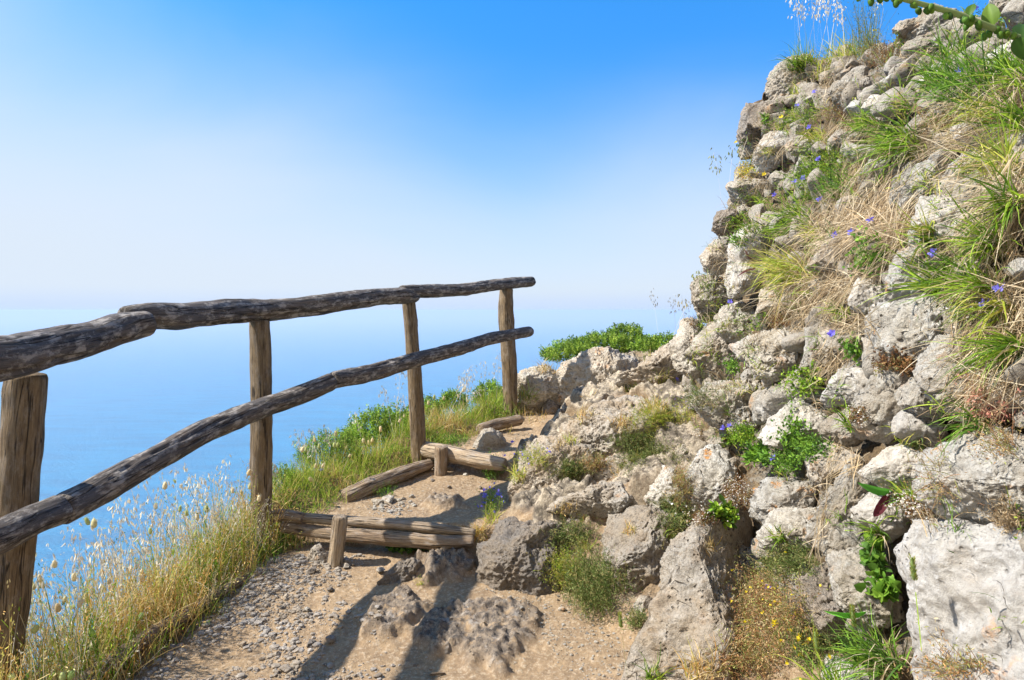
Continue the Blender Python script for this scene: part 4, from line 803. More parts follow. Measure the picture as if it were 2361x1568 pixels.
for a in [
 ('7', 1040, 440, 110, -.25, -1., 150, .22, YELG, 'yellow green grass tuft on the skyline below the pale oat stalks'),
 ('7', 1600, 960, 110, -.75, -.75, 230, .26, GREENS, 'long bright green tuft sweeping up left over a cream stone in the upper wall'),
 ('7', 1560, 700, 60, -.5, -.9, 60, .16, GREENS, 'small tuft right of the bright white stone'),
 ('7', 1980, 600, 210, -.5, -.85, 330, .24, LUSH, 'broad leaved dark green grass clump at the upper right'),
 ('7', 900, 450, 80, -.2, -1., 190, .22, GREENS, 'green tuft at the left end of the skyline'),
 ('7', 1180, 400, 100, -.15, -1., 240, .22, YELG, 'straw green tuft in the middle of the skyline'),
 ('7', 1260, 350, 70, -.15, -1., 90, .14, STRW, 'dry straw tuft on the skyline'),
 ('7', 2050, 60, 120, -.2, -1., 110, .12, GREENS, 'grass at the top edge behind the leafy branch'),
 ('7', 1330, 330, 110, -.2, -1., 220, .18, YELG, 'short skyline tuft around the blue green feathery plant'),
 ('7', 1480, 250, 80, -.3, -1., 80, .10, GREENS, 'small tuft on the skyline left of the layered crag'),
 ('7', 2280, 520, 150, -.4, -.9, 260, .22, GREENS, 'dense grass clump touching the right edge near the top'),
 ('7', 1900, 420, 110, -.1, -1., 110, .22, GREENS, 'tall upright grass clump in front of the layered crag'),
 ('7', 2240, 1120, 120, -.6, -.8, 230, .22, YELG, 'bright yellow green clump at the right edge above the dome shaped stone'),
 ('7', 2300, 1350, 90, -.7, -.5, 130, .18, GREENS, 'arching grass clump at the right edge beside the dome shaped stone'),
 ('7', 880, 1440, 130, -.45, -.8, 230, .17, GREENS, 'thin leaved green tuft above the smooth tall tan stone'),
 ('7', 760, 1520, 80, -.6, -.6, 120, .14, GREENS, 'low green tuft at the left end of the wall beside blue flowers'),
 ('6', 860, 330, 150, -.7, -.75, 330, .25, YELG, 'largest bright tuft, fanning left over the smooth tall stone in mid wall'),
 ('6', 1830, 440, 55, -.6, -.85, 90, .24, GREENS, 'spiky fan shaped tuft growing over the white lichened stones'),
 ('6', 2080, 420, 120, -.5, -.7, 150, .2, GREENS, 'grass tuft around the pale stone near the right edge'),
 ('6', 1760, 130, 60, -.35, -.9, 50, .16, GREENS, 'sparse blades over the lower edge of the dome shaped stone'),
 ('6', 2080, 1320, 60, -.7, -.55, 120, .17, LUSH, 'dark blue green rosette of grass above the very large pitted stone'),
 ('6', 2300, 820, 100, -.8, -.3, 170, .2, GREENS, 'green grass arching over straw at the right edge in mid wall'),
 ('6', 1650, 1440, 50, .1, -1., 70, .1, GRYG, 'grey green spiky herb over the half hidden rounded stone'),
 ('6', 490, 110, 60, -.5, -.6, 60, .09, LUSH, 'small rosette on the left outline above the tall tan stone'),
 ('6', 1210, 1330, 20, 0, -1., 30, .10, GREENS, 'small upright tuft between crumbly stones at mid foot'),
 ('7', 640, 1310, 50, -.3, -.9, 60, .12, GREENS, 'small green tuft beside the brown weathered stone'),
 ('8', 880, 1480, 150, -.1, -1., 300, .20, LUSH, 'dense green grass at the bottom edge left of the flat white slab'),
 ('8', 880, 620, 60, -.3, -.9, 80, .12, GREENS, 'tuft at the upper left corner of the biggest flat slab'),
 ('8', 1080, 400, 60, .3, -.8, 80, .10, GREENS, 'grass sprig under the smooth boulder with green leaves'),
 ('8', 600, 1700, 90, -.1, -1., 120, .22, GREENS, 'grass clump cut by the bottom edge near the seed spikes'),
 ('8', 240, 640, 50, 0, -1., 60, .08, GREENS, 'soft green sprig on the pale stones at the wall foot'),
 ('6', 1900, 300, 80, -.3, -.8, 70, .12, LUSH, 'leafy green clump under the blue flower near the right edge'),
 ('7', 1260, 640, 60, -.4, -.8, 50, .10, GREENS, 'short blades beside the narrow pale slab'),
 ('7', 700, 990, 60, -.5, -.6, 60, .08, YELG, 'short dry green tuft over the smooth rounded stone'),
 ('7', 1330, 820, 90, -.6, -.8, 120, .15, GREENS, 'short green tuft below the bright white stone'),
 ('7', 2120, 760, 110, -.7, -.6, 130, .18, YELG, 'yellow green blades over the shaded smooth stone'),
 ('7', 1760, 560, 80, -.4, -.9, 110, .18, GREENS, 'upright blades left of the broad leaved clump'),
 ('7', 1120, 1240, 110, -.3, -.9, 150, .15, LUSH, 'leafy green clump inside the bellflower cluster'),
 ('7', 880, 600, 70, -.3, -.9, 70, .10, YELG, 'short blades on the rough stone at the upper left outline'),
 ('7', 1010, 900, 90, -.5, -.8, 110, .11, YELG, 'thin yellow green blades between flowers and skyline'),
 ('7', 2330, 820, 100, -.6, -.7, 130, .2, GREENS, 'green blades at the right edge above the golden grass'),
 ('6', 2150, 150, 110, -.7, -.5, 150, .2, GREENS, 'green blades beside the small white stone near the right edge'),
 ('6', 1720, 60, 50, -.5, -.8, 40, .14, YELG, 'few yellow blades on the dome shaped white stone'),
 ('6', 2230, 560, 80, -.8, -.3, 100, .18, YELG, 'yellow blades among the lower right bellflowers'),
 ('6', 560, 30, 90, -.4, -.8, 110, .14, GREENS, 'green tuft above the top of the smooth tall stone'),
 ('6', 1000, 60, 60, -.6, -.6, 60, .10, YELG, 'few green blades at the upper edge of the combed straw'),
 ('6', 1150, 560, 60, -.5, -.7, 60, .10, GREENS, 'green blades left of the egg shaped stone'),
]: tuft(*a, group=GT)
GP = 'grass clumps on the rocks and verge by the path'
for a in [
 ('4', 1180, 1000, 130, -.1, -1., 260, .22, GREENS, 'green grass clump hiding the foot of the last fence post'),
 ('4', 1040, 960, 120, -.15, -1., 220, .2, YELG, 'pale green grass clump left of the last fence post'),
 ('4', 900, 1090, 120, -.1, -1., 200, .16, GOLD, 'golden seeding grass between the last two fence posts'),
 ('4', 1480, 700, 90, -.1, -1., 180, .13, GOLD, 'orange gold grass on the left top of the far ledge'),
 ('4', 2100, 600, 110, 0, -1., 120, .12, YELG, 'yellow seeding grass in front of the far bush'),
 ('4', 1820, 920, 90, -.1, -1., 130, .14, GOLD, 'golden oat grass in the hollow above the upper tan outcrop'),
 ('4', 1700, 1020, 80, -.1, -1., 110, .12, GOLD, 'small golden clump at the left foot of the upper tan outcrop'),
 ('4', 1360, 900, 70, 0, -1., 100, .16, GREENS, 'loose green stems in front of the pale broken ledge rock'),
 ('4', 1230, 1110, 50, -.1, -1., 70, .08, GOLD, 'dry yellow tuft on the short log piece'),
 ('4', 1290, 1420, 70, -.1, -1., 160, .12, YELG, 'soft yellow green grass at the edge of the fissured outcrop'),
 ('4', 1500, 1130, 60, -.1, -1., 60, .07, ORNG, 'low rusty tuft on the path edge by the upper outcrop'),
 ('3', 1560, 620, 80, -.1, -1., 170, .10, GOLD, 'golden dry grass at the right end of the first step'),
 ('3', 1640, 520, 50, -.1, -1., 80, .10, YELG, 'yellow green grass under the purple flowers beside the first step'),
 ('3', 1100, 720, 30, -.1, -1., 50, .09, GREENS, 'small green tuft in front of the lower step log'),
 ('3', 870, 330, 50, 0, -1., 60, .08, GOLD, 'dry tuft leaning over the rotten edging log'),
 ('3', 730, 640, 50, .1, -1., 70, .09, GREENS, 'green tuft behind the short stake'),
 ('2', 1620, 640, 120, -.1, -1., 240, .20, YELG, 'dense tuft at the foot of the second fence post'),
 ('2', 1300, 1000, 90, -.1, -1., 200, .26, GREENS, 'tall green blades over the long grey edging log'),
 ('2', 1440, 820, 110, -.1, -1., 220, .2, YELG, 'yellow green clump on the verge below the second post'),
 ('5', 880, 1560, 70, -.2, -1., 70, .12, GREENS, 'grass in the lower corner of the long slab'),
 ('5', 1180, 1520, 150, -.1, -1., 150, .12, GOLD, 'dry pale grass over the lower end of the long slab'),
 ('4', 2250, 800, 90, 0, -1., 120, .12, YELG, 'yellow green grass where the ledge meets the wall'),
 ('4', 2050, 850, 70, 0, -1., 90, .10, GREENS, 'small green clump below the brown rounded ledge rock'),
 ('4', 1290, 900, 60, -.1, -1., 90, .16, GOLD, 'dry stems against the pale broken ledge rock'),
 ('4', 1940, 870, 60, -.1, -1., 80, .11, GOLD, 'dry tuft in the hollow of the middle ledge rock'),
 ('4', 2180, 980, 90, 0, -1., 130, .12, GOLD, 'golden tuft on the crest near the wall foot'),
 ('4', 1560, 1200, 70, -.1, -1., 60, .07, GOLD, 'short golden tuft on the upper tan outcrop'),
 ('3', 2250, 560, 70, -.1, -1., 80, .08, GOLD, 'dry golden tuft behind the dark boulder'),
 ('5', 300, 470, 90, -.1, -1., 90, .07, GOLD, 'dry tuft on the flat dirt shelf above the dark boulder'),
 ('5', 720, 600, 50, -.1, -1., 60, .07, GOLD, 'dry tuft at the left of the rounded boulder'),
 ('4', 1650, 1180, 60, -.1, -1., 90, .08, YELG, 'yellow green tuft in a crack of the upper tan outcrop'),
 ('4', 1980, 1080, 90, -.1, -1., 130, .10, GOLD, 'golden grass on the back of the upper tan outcrop'),
 ('4', 2080, 1360, 90, -.1, -1., 130, .10, YELG, 'yellow green grass on the low tan hump'),
 ('5', 700, 240, 80, -.1, -1., 110, .09, GOLD, 'straw tuft above the cream rock lump'),
 ('5', 1000, 620, 60, -.1, -1., 90, .09, YELG, 'yellow green tuft at the top right of the rounded boulder'),
 ('5', 420, 700, 70, -.1, -1., 90, .08, YELG, 'yellow green tuft between the dark and the rounded boulder'),
 ('5', 1250, 700, 60, -.1, -1., 70, .07, GOLD, 'little straw tuft on the long grey slab'),
 ('4', 1400, 1010, 90, -.1, -1., 120, .11, GOLD, 'straw tuft at the foot of the far ledge'),
]: tuft(*a, group=GP, out=.1, droop=.7, width=.0034, fan=.5)

# combed straw mats lying on the bank
def straw(zones):
    pb = PB()
    for c, poly, dx, dy, n, L, sag in zones:
        P2 = np.array(cp(c, poly)); lo, hi = P2.min(0), P2.max(0); pts = []
        n = int(n*.55)
        while len(pts) < n:
            q = rng.uniform(lo, hi, (n*2, 2)); pts += [tuple(x) for x in q[inpoly(q[:, 0], q[:, 1], P2)]]
        P, Nn = hits(pts[:n]); m = len(P); vd = norm(EYE-P); nn = norm(Nn+vd*.6); D = CR*dx-CU*dy+rn(m, 3)*.42; D = D-nn*np.sum(D*nn, 1)[:, None]; D = norm(D)+nn*rng.uniform(-.02, .28, m)[:, None]
        ribbons(pb, P+nn*rng.uniform(.003, .035, m)[:, None]-D*(L*.4), D, L*rng.uniform(.5, 1.2, m), .0019*rng.uniform(.6, 1.5, m), sag*rng.uniform(.3, 1.5, m), pick(STRW, m, .35), 6, .7, kink=.16)
    return pb.build('dry_straw', STRAW, 'dry tan grass straw combed down over the stone bank', 'dry grass', kind='stuff')
straw([
 ('7', [(1200, 1030), (1400, 1100), (1560, 1200), (1450, 1350), (1350, 1500), (1000, 1568), (1080, 1300)], -.6, .75, 620, .24, .7),
 ('7', [(900, 1480), (1560, 1380), (1600, 1568), (900, 1568)], -1, .15, 520, .26, .4), ('6', [(880, 0), (1580, -60), (1600, 130), (1350, 140), (1050, 130), (900, 80)], -1, .15, 520, .26, .4),
 ('6', [(680, 420), (1000, 300), (1400, 320), (1380, 400), (1000, 480), (700, 540)], -1, .2, 620, .25, .5), ('6', [(700, 520), (1000, 460), (1200, 500), (1180, 600), (800, 620)], -1, .3, 320, .16, .7),
 ('6', [(1100, 640), (1400, 600), (1390, 700), (1150, 720)], -1, .15, 170, .14, .5),
 ('6', [(1500, 120), (1850, 150), (2060, 130), (2000, 200), (1500, 180)], -1, .05, 160, .2, .2),
 ('6', [(1850, 340), (2352, 340), (2352, 480), (1900, 470)], -1, .1, 260, .2, .4),
 ('6', [(1850, 680), (2352, 640), (2352, 1000), (2100, 1060), (1850, 800)], -.9, .45, 620, .22, .8),
 ('7', [(1600, 880), (2352, 700), (2352, 800), (1950, 960), (1700, 1010)], -1, .1, 420, .22, .4),
 ('7', [(1700, 620), (2352, 620), (2352, 720), (1800, 780)], -1, .12, 320, .2, .3),
 ('7', [(1850, 1000), (2352, 1100), (2352, 1200), (2100, 1250), (1700, 1120)], -.9, .3, 200, .2, .5),
 ('7', [(2050, 1250), (2352, 1200), (2352, 1568), (2000, 1500)], -.85, .4, 520, .24, .8),
 ('7', [(1380, 1350), (1600, 1450), (1500, 1568), (1300, 1500)], -.9, .3, 200, .2, .5),
 ('7', [(640, 900), (900, 860), (920, 1010), (680, 1080)], -.9, .4, 130, .12, .8),
 ('6', [(990, 840), (1260, 760), (1250, 920), (1020, 1010)], -.8, .6, 200, .14, .9),
 ('7', [(900, 480), (1140, 480), (1120, 640), (960, 640)], -.5, .7, 130, .12, 1.),
 ('7', [(540, 1180), (700, 1180), (700, 1270), (560, 1280)], -.7, .6, 60, .1, 1.),
 ('8', [(560, 30), (640, 50), (560, 300), (500, 700), (470, 700)], -.3, .9, 130, .14, .8),
 ('8', [(620, 100), (800, 150), (780, 320), (640, 230)], -.6, .7, 90, .12, .8),
 ('7', [(1100, 760), (1500, 820), (1300, 960), (1050, 880)], -.8, .5, 200, .14, .8),
 ('7', [(1600, 330), (1900, 350), (1700, 460), (1500, 420)], -.5, .6, 120, .12, .8),
 ('6', [(1900, 1060), (2300, 1000), (2352, 1120), (2000, 1200)], -.9, .4, 160, .16, .8),
])

# small leaved herbs
def herb(c, cx, cy, rx, ry, n, Lf, pal, label, stem=.05, asp=.45, name='herb', cat='herb', group=None, rot=0., stones=True, up=.5, dots=None, ndots=0, dsz=.005):
    P, Nn = near(*hits(gauss(c, cx, cy, rx, ry, n, rot), stones), .28)
    if len(P) < 3: print('herb missed', label); return
    m = len(P); pb = PB(); D = norm(Nn+np.array((0, 0, up))+rn(m, 3)*.45); Ls = stem*rng.uniform(.3, 1.3, m)
    tip, _ = ribbons(pb, P, D, Ls, .0013, .4, pick(pal, m)*.8, 3, .3); C = pick(pal, m, .3)
    for k in range(7):
        t = rng.uniform(.15, 1.05, m)[:, None]; q = P+(tip-P)*t+rn(m, 3)*.003; leaves(pb, q, norm(rn(m, 3)*.8+D*.7), Lf*rng.uniform(.6, 1.3, m), asp, np.clip(C*rng.uniform(.8, 1.2, (m, 1)), 0, .9))
    if ndots:
        i = rng.integers(0, m, ndots); q = tip[i]+rn(ndots, 3)*.01; leaves(pb, q, norm(rn(ndots, 3)+Nn[i]), dsz, .95, pick(dots, ndots)); leaves(pb, q, norm(rn(ndots, 3)+Nn[i]), dsz, .95, pick(dots, ndots))
    return pb.build(name, LEAF, label, cat, group, origin=P.mean(0))
WHT = np.array([(.80, .78, .72), (.72, .64, .58)]); YEL = np.array([(.85, .68, .03), (.78, .60, .05)]); BLU = np.array([(.20, .18, .78), (.28, .26, .85), (.17, .13, .65)])
GH = 'herbs growing among the stones'
for a, kw in [
 (('6', 830, 1370, 60, 80, 60, .012, LUSH, 'fresh green herb in the shade under the smooth grey stone'), dict(stem=.06, asp=.8)),
 (('6', 980, 1040, 110, 90, 110, .011, GREENS, 'bright small leaved herb hanging over the long pale stone'), dict(stem=.06, asp=.8)),
 (('6', 1400, 210, 80, 110, 80, .013, LUSH, 'round leaved plant with blue flowers in mid wall'), dict(stem=.06, asp=.8)),
 (('6', 1265, 840, 45, 60, 40, .013, LUSH, 'small round leaved plant left of the large lichened stone'), dict(stem=.04, asp=.8)),
 (('6', 620, 640, 50, 80, 60, .008, GREENS, 'green creeping herb right of the white rounded stone'), dict(stem=.03)),
 (('6', 770, 640, 75, 50, 160, .008, RUST, 'rust brown dead moss cushion above the big rounded stone'), dict(stem=.03, name='moss_cushion', cat='moss')),
 (('6', 1550, 920, 170, 45, 260, .010, RUST, 'rust brown ferny litter under the large lichened stone'), dict(stem=.04, name='dead_fern', cat='fern')),
 (('6', 190, 620, 45, 60, 80, .006, RUST, 'small rusty moss patch on the end stones'), dict(stem=.02, name='moss_cushion', cat='moss')),
 (('6', 470, 940, 45, 50, 50, .010, LUSH, 'green sprig in the black gap below the big rounded stone'), dict(stem=.04, asp=.8)),
 (('6', 1270, 1250, 60, 60, 90, .006, RUST, 'tiny red brown stonecrop between the foot stones'), dict(stem=.02, name='stonecrop', cat='stonecrop', dots=WHT, ndots=50)),
 (('6', 2080, 1110, 60, 50, 70, .008, np.array([(.6, .3, .22), (.5, .35, .2)]), 'pink feathery seed heads beside the tan stone at the right'), dict(stem=.05)),
 (('6', 2220, 1240, 70, 60, 70, .008, np.array([(.6, .26, .2), (.5, .3, .2)]), 'pink feathery seed heads above the very large pitted stone'), dict(stem=.05)),
 (('6', 2000, 610, 70, 50, 80, .007, GRYG, 'white flowering tuft near the right edge in mid wall'), dict(stem=.04, dots=WHT, ndots=120)),
 (('6', 230, 1130, 130, 70, 190, .010, GRYG, 'grey green feathery herb at the left foot of the wall'), dict(stem=.08, asp=.2)),
 (('6', 560, 1400, 130, 60, 160, .012, GREENS, 'mixed green herbs below the long pale stone'), dict(stem=.06)),
 (('6', 120, 1250, 120, 90, 190, .008, YELG, 'yellow green herbs with violet specks left of the wall foot'), dict(stem=.07, dots=BLU, ndots=30)),
 (('6', 210, 1380, 70, 60, 120, .006, RUST, 'red brown stonecrop patch with white stars left of the foot'), dict(stem=.03, dots=WHT, ndots=90, name='stonecrop', cat='stonecrop')),
 (('5', 1440, 350, 110, 110, 230, .006, RUST, 'white flowering stonecrop in the dark hollow beside the jagged rock'), dict(stem=.03, dots=WHT, ndots=200, dsz=.005, name='stonecrop', cat='stonecrop')),
 (('5', 1200, 520, 70, 50, 110, .006, RUST, 'white flowering stonecrop under the jagged rock'), dict(stem=.03, dots=WHT, ndots=90, dsz=.005, name='stonecrop', cat='stonecrop')),
 (('8', 1180, 440, 190, 80, 260, .006, RUST, 'white flowering stonecrop band above the biggest flat slab'), dict(stem=.03, dots=WHT, ndots=230, dsz=.005, name='stonecrop', cat='stonecrop')),
 (('5', 1310, 490, 60, 50, 22, .032, GREENS, 'bright green young leaves below the jagged rock'), dict(stem=.03, asp=.5)),
 (('5', 1600, 110, 110, 60, 26, .034, LUSH, 'broad leaved green plant with a blue flower at the wall foot'), dict(stem=.03, asp=.35)),
 (('5', 1780, 150, 90, 80, 90, .010, LUSH, 'fine leaved green herb beside the broad leaved one'), dict(stem=.05)),
 (('5', 500, 1010, 210, 190, 560, .013, GRYG, 'feathery green bush at the path edge between boulders'), dict(stem=.12, asp=.16, name='feathery_bush', cat='bush', up=1.)),
 (('5', 330, 880, 150, 110, 260, .010, YELG, 'yellow green feathery growth above the bush'), dict(stem=.09, asp=.2)),
 (('5', 330, 640, 150, 90, 260, .010, GRYG, 'dark green herb in the gap behind the dark boulder'), dict(stem=.06, asp=.25)),
 (('5', 800, 1200, 90, 60, 120, .010, GRYG, 'low herb trailing onto the path right of the bush'), dict(stem=.05, asp=.25)),
 (('5', 340, 200, 130, 60, 150, .010, GRYG, 'green herb in a crevice of the fissured outcrop'), dict(stem=.05, asp=.2)),
 (('5', 800, 180, 150, 130, 420, .010, GRYG, 'dense olive herb between the outcrops and the small pale rock'), dict(stem=.08, asp=.2)),
 (('5', 1040, 300, 70, 110, 150, .008, ORNG, 'dry brown herb between the small pale and the jagged rock'), dict(stem=.08, asp=.2)),
 (('5', 1050, 560, 130, 110, 260, .012, GRYG, 'green herb with a white flower above the rounded boulder'), dict(stem=.07, asp=.18, dots=WHT, ndots=6, dsz=.012)),
 (('5', 980, 440, 80, 80, 120, .008, GRYG, 'pale grey green sprigs on the small pale rock'), dict(stem=.06, asp=.2)),
 (('4', 2200, 1050, 160, 100, 330, .008, YELG, 'yellow green herbs on top of the upper tan outcrop'), dict(stem=.08, asp=.3)),
 (('4', 2050, 1190, 160, 70, 240, .008, GRYG, 'olive herbs behind the upper tan outcrop'), dict(stem=.06, asp=.3)),
 (('4', 2200, 1300, 190, 100, 360, .009, GRYG, 'olive herbs in the dip between outcrop and wall'), dict(stem=.07, asp=.25)),
 (('4', 1800, 1330, 110, 50, 150, .008, ORNG, 'rusty dry herb across the outcrop'), dict(stem=.05, asp=.3)),
 (('4', 1640, 1370, 60, 60, 110, .008, GRYG, 'green herb in the crack of the fissured outcrop'), dict(stem=.05, asp=.3)),
 (('3', 1130, 700, 130, 50, 120, .014, LUSH, 'round leaved green herb under the first step'), dict(stem=.03, asp=.9)),
 (('3', 1000, 700, 30, 50, 36, .014, LUSH, 'small clover like plant under the first step, left'), dict(stem=.03, asp=.9)),
 (('3', 1640, 440, 60, 90, 120, .009, GREENS, 'green herb with purple flowers beside the first step'), dict(stem=.07, asp=.3, dots=BLU, ndots=26, dsz=.013)),
 (('3', 1650, 200, 80, 80, 170, .009, LUSH, 'green herb at the right end of the second step log'), dict(stem=.05, asp=.4)),
 (('3', 950, 330, 80, 50, 120, .008, LUSH, 'green herb beside the rotten edging log'), dict(stem=.04, asp=.4)),
 (('3', 1190, 960, 40, 20, 30, .008, YELG, 'tiny yellow green sprig in the path'), dict(stem=.03, asp=.3)),
 (('4', 840, 1190, 130, 40, 190, .008, LUSH, 'low dark green mat behind the second step'), dict(stem=.04, asp=.5)),
 (('4', 1400, 1300, 100, 60, 120, .008, YELG, 'herbs on the path edge with violet flowers near the second step'), dict(stem=.06, asp=.3, dots=BLU, ndots=20, dsz=.01)),
 (('7', 1000, 1150, 260, 190, 520, .009, GREENS, 'spread of bellflower leaves in the upper left of the wall'), dict(stem=.06, asp=.35)),
 (('7', 900, 780, 170, 130, 260, .008, GREENS, 'green herbs below the skyline grass'), dict(stem=.06, asp=.35)),
 (('7', 540, 1110, 110, 70, 260, .007, np.array([(.6, .42, .08), (.5, .3, .08), (.35, .35, .08)]), 'yellow stonecrop cushion on the left outline'), dict(stem=.04, name='stonecrop', cat='stonecrop', dots=YEL, ndots=60, dsz=.008)),
 (('7', 1450, 400, 160, 90, 160, .010, RUST, 'red stonecrop stems below the skyline crag'), dict(stem=.09, asp=.3, name='stonecrop', cat='stonecrop')),
 (('7', 1150, 760, 90, 60, 80, .008, RUST, 'red brown stems beside the grooved leaning stone'), dict(stem=.06, asp=.3)),
 (('7', 1330, 370, 110, 60, 260, .011, GRYG, 'blue green feathery plant standing on the skyline'), dict(stem=.26, asp=.2, up=2.5)),
 (('7', 670, 780, 40, 50, 30, .014, LUSH, 'dark green leaves on the pitted overhang'), dict(stem=.03, asp=.8)),
 (('7', 460, 1460, 70, 60, 70, .009, GREENS, 'green leaves on the stone sticking out of the left outline'), dict(stem=.03, asp=.6)),
 (('7', 1800, 800, 130, 60, 130, .007, ORNG, 'dry ochre herbs under the dark green clump'), dict(stem=.04, asp=.4)),
 (('7', 2100, 200, 160, 90, 160, .010, GREENS, 'soft green growth over the layered crag'), dict(stem=.06, asp=.3)),
 (('8', 200, 1150, 280, 260, 900, .009, ORNG, 'wide patch of dry orange herbs with yellow stars at the bottom right'), dict(stem=.10, asp=.3, dots=YEL, ndots=30, dsz=.009)),
 (('8', 320, 820, 180, 120, 420, .009, GRYG, 'green and rusty herbs above the dry orange patch'), dict(stem=.07, asp=.25)),
 (('8', 60, 1450, 260, 160, 500, .009, ORNG, 'dry orange herbs at the bottom edge'), dict(stem=.08, asp=.3)),
 (('8', 450, 1380, 160, 160, 360, .009, GRYG, 'green and yellow herbs at the bottom edge left of the grass'), dict(stem=.08, asp=.25, dots=YEL, ndots=26, dsz=.012)),
 (('8', 880, 800, 60, 130, 50, .022, LUSH, 'light green leaves in the gap left of the biggest slab'), dict(stem=.03, asp=.9)),
 (('8', 900, 1000, 60, 40, 14, .036, LUSH, 'bright lobed leaf left of the biggest slab'), dict(stem=.02, asp=.9)),
 (('8', 450, 60, 90, 90, 120, .012, LUSH, 'green herbs above the crumbly foot stones'), dict(stem=.05, asp=.5)),
 (('8', 1760, 560, 90, 70, 90, .012, STRW, 'dark dry tuft above the right corner of the biggest slab'), dict(stem=.06, asp=.15)),
 (('8', 1720, 60, 80, 120, 70, .008, ORNG, 'dry herb growing over the very large pitted stone'), dict(stem=.06, asp=.25)),
 (('8', 1280, 260, 90, 180, 80, .007, ORNG, 'dry pink stems at the left of the very large pitted stone'), dict(stem=.08, asp=.2)),
 (('8', 1400, 1500, 190, 60, 110, .010, ORNG, 'dry stems on the lower edge of the biggest slab'), dict(stem=.07, asp=.2)),
 (('2', 1330, 1130, 160, 60, 170, .009, GRYG, 'grey green feathery mat on the long edging log'), dict(stem=.04, asp=.2)),
 (('2', 1700, 700, 160, 120, 330, .008, LUSH, 'dark green creeper under the second fence post'), dict(stem=.05, asp=.5)),
 (('3', 230, 620, 150, 90, 230, .008, LUSH, 'green creeper left of the short stake'), dict(stem=.04, asp=.5)),
]: herb(*(a[:5]+(int(a[5]*(1.7 if a[0] in '45' else 1.0)),)+a[6:]), **{**dict(group=GH), **kw})

def broad(pb, P, D, Nn, L, asp, col, bend=.35):
    D = norm(D); S = norm(np.cross(D, Nn)); U = np.cross(S, D); a = np.linspace(0, 1, 12); b = np.linspace(-1, 1, 7); A, B = np.meshgrid(a, b, indexing='ij')
    w = L*asp*.5*np.sin(np.pi*np.clip(A, 0, 1)**.85)**.75; V = P+D*(A*L)[..., None]+S*(B*w)[..., None]+U*(L*(-bend*A**2+.10*np.abs(B)*np.sin(np.pi*A)+.012*np.sin(A*30)*np.abs(B)))[..., None]
    i = np.arange(84).reshape(12, 7); F = np.stack([i[:-1, :-1], i[:-1, 1:], i[1:, 1:], i[1:, :-1]], -1).reshape(-1, 4); C = np.array(col)*(1+.35*(np.abs(B) < .1)[..., None]); pb.add(V, F, C.reshape(-1, 3))
def wall_cover():
    pb = PB(); cen = []
    for i in range(330):
        s_, z_ = rng.uniform(3.0, 8.1), rng.uniform(-.7, 1.9); p = hit_sb(s_, z_); c = p-np.array((.0, 0, 0)); px = np.array((c[0], c[1], c[2]-H))
        d = px/np.linalg.norm(px); r = None; best = None
        for b in (BVH_B, STONE_BV[0]):
            r = b.ray_cast(Vector(EYE), Vector(d), 12)
            if r[0] is not None and (best is None or r[3] < best[3]): best = r
        if best is None: continue
        P0 = np.array(best[0]); nn = np.array(best[1]); nn = nn if nn@d < 0 else -nn; m = int(rng.integers(8, 26)); P = P0+rn(m, 3)*.018; k = rng.random(); pal = GREENS if k < .45 else YELG if k < .65 else STRW
        ribbons(pb, P, norm(nn*.5+np.array((-.1, 0, .7))+rn(m, 3)*.5), rng.uniform(.02, .09, m)*(1.4 if k > .65 else 1), .0028, rng.uniform(.3, 2.2, m), pick(pal, m, .3), 4, kink=.2)
        if rng.random() < .45: q = P0+rn(26, 3)*.02; leaves(pb, q, norm(nn+rn(26, 3)), rng.uniform(.005, .010, 26), .5, pick(GREENS if k < .7 else ORNG, 26, .3))
    pb.build('wall_growth', LEAF, 'sparse short grass and tiny herbs rooted in the gaps of the bank', 'grass', kind='stuff')
wall_cover()
# two dark red leaves and two long green leaves that stand out
def big_leaf(c, x, y, dx, dy, L, asp, col, label, n=1):
    P, Nn = hits(cp(c, [(x, y)])); pb = PB(); D = norm(CR*dx-CU*dy+Nn[0]*.4)
    for k in range(n): broad(pb, P[0]+Nn[0]*.02, D+rn(3)*.2*k, Nn[0], L, asp, col)
    pb.build('leaf', LEAF, label, 'leaf', 'large single leaves on the bank')
big_leaf('6', 640, 300, -.95, .1, .10, .45, (.12, .04, .045), 'dark purple leaf pointing left in front of the smooth tall stone')
big_leaf('6', 630, 250, -.8, -.5, .08, .45, (.22, .12, .09), 'brown purple leaf just above the dark purple one')
big_leaf('8', 830, 500, .5, -.9, .09, .30, (.11, .02, .03), 'dark red leaf on the pale stone at the wall foot')
big_leaf('8', 960, 300, -1, -.25, .10, .3, (.10, .33, .04), 'long green leaf under the smooth pale boulder, left')
big_leaf('8', 960, 300, .9, .4, .09, .3, (.10, .30, .04), 'long green leaf under the smooth pale boulder, right')
big_leaf('8', 830, 1100, -1, .1, .11, .18, (.16, .5, .05), 'flat shining green leaf at the top of the bottom grass')

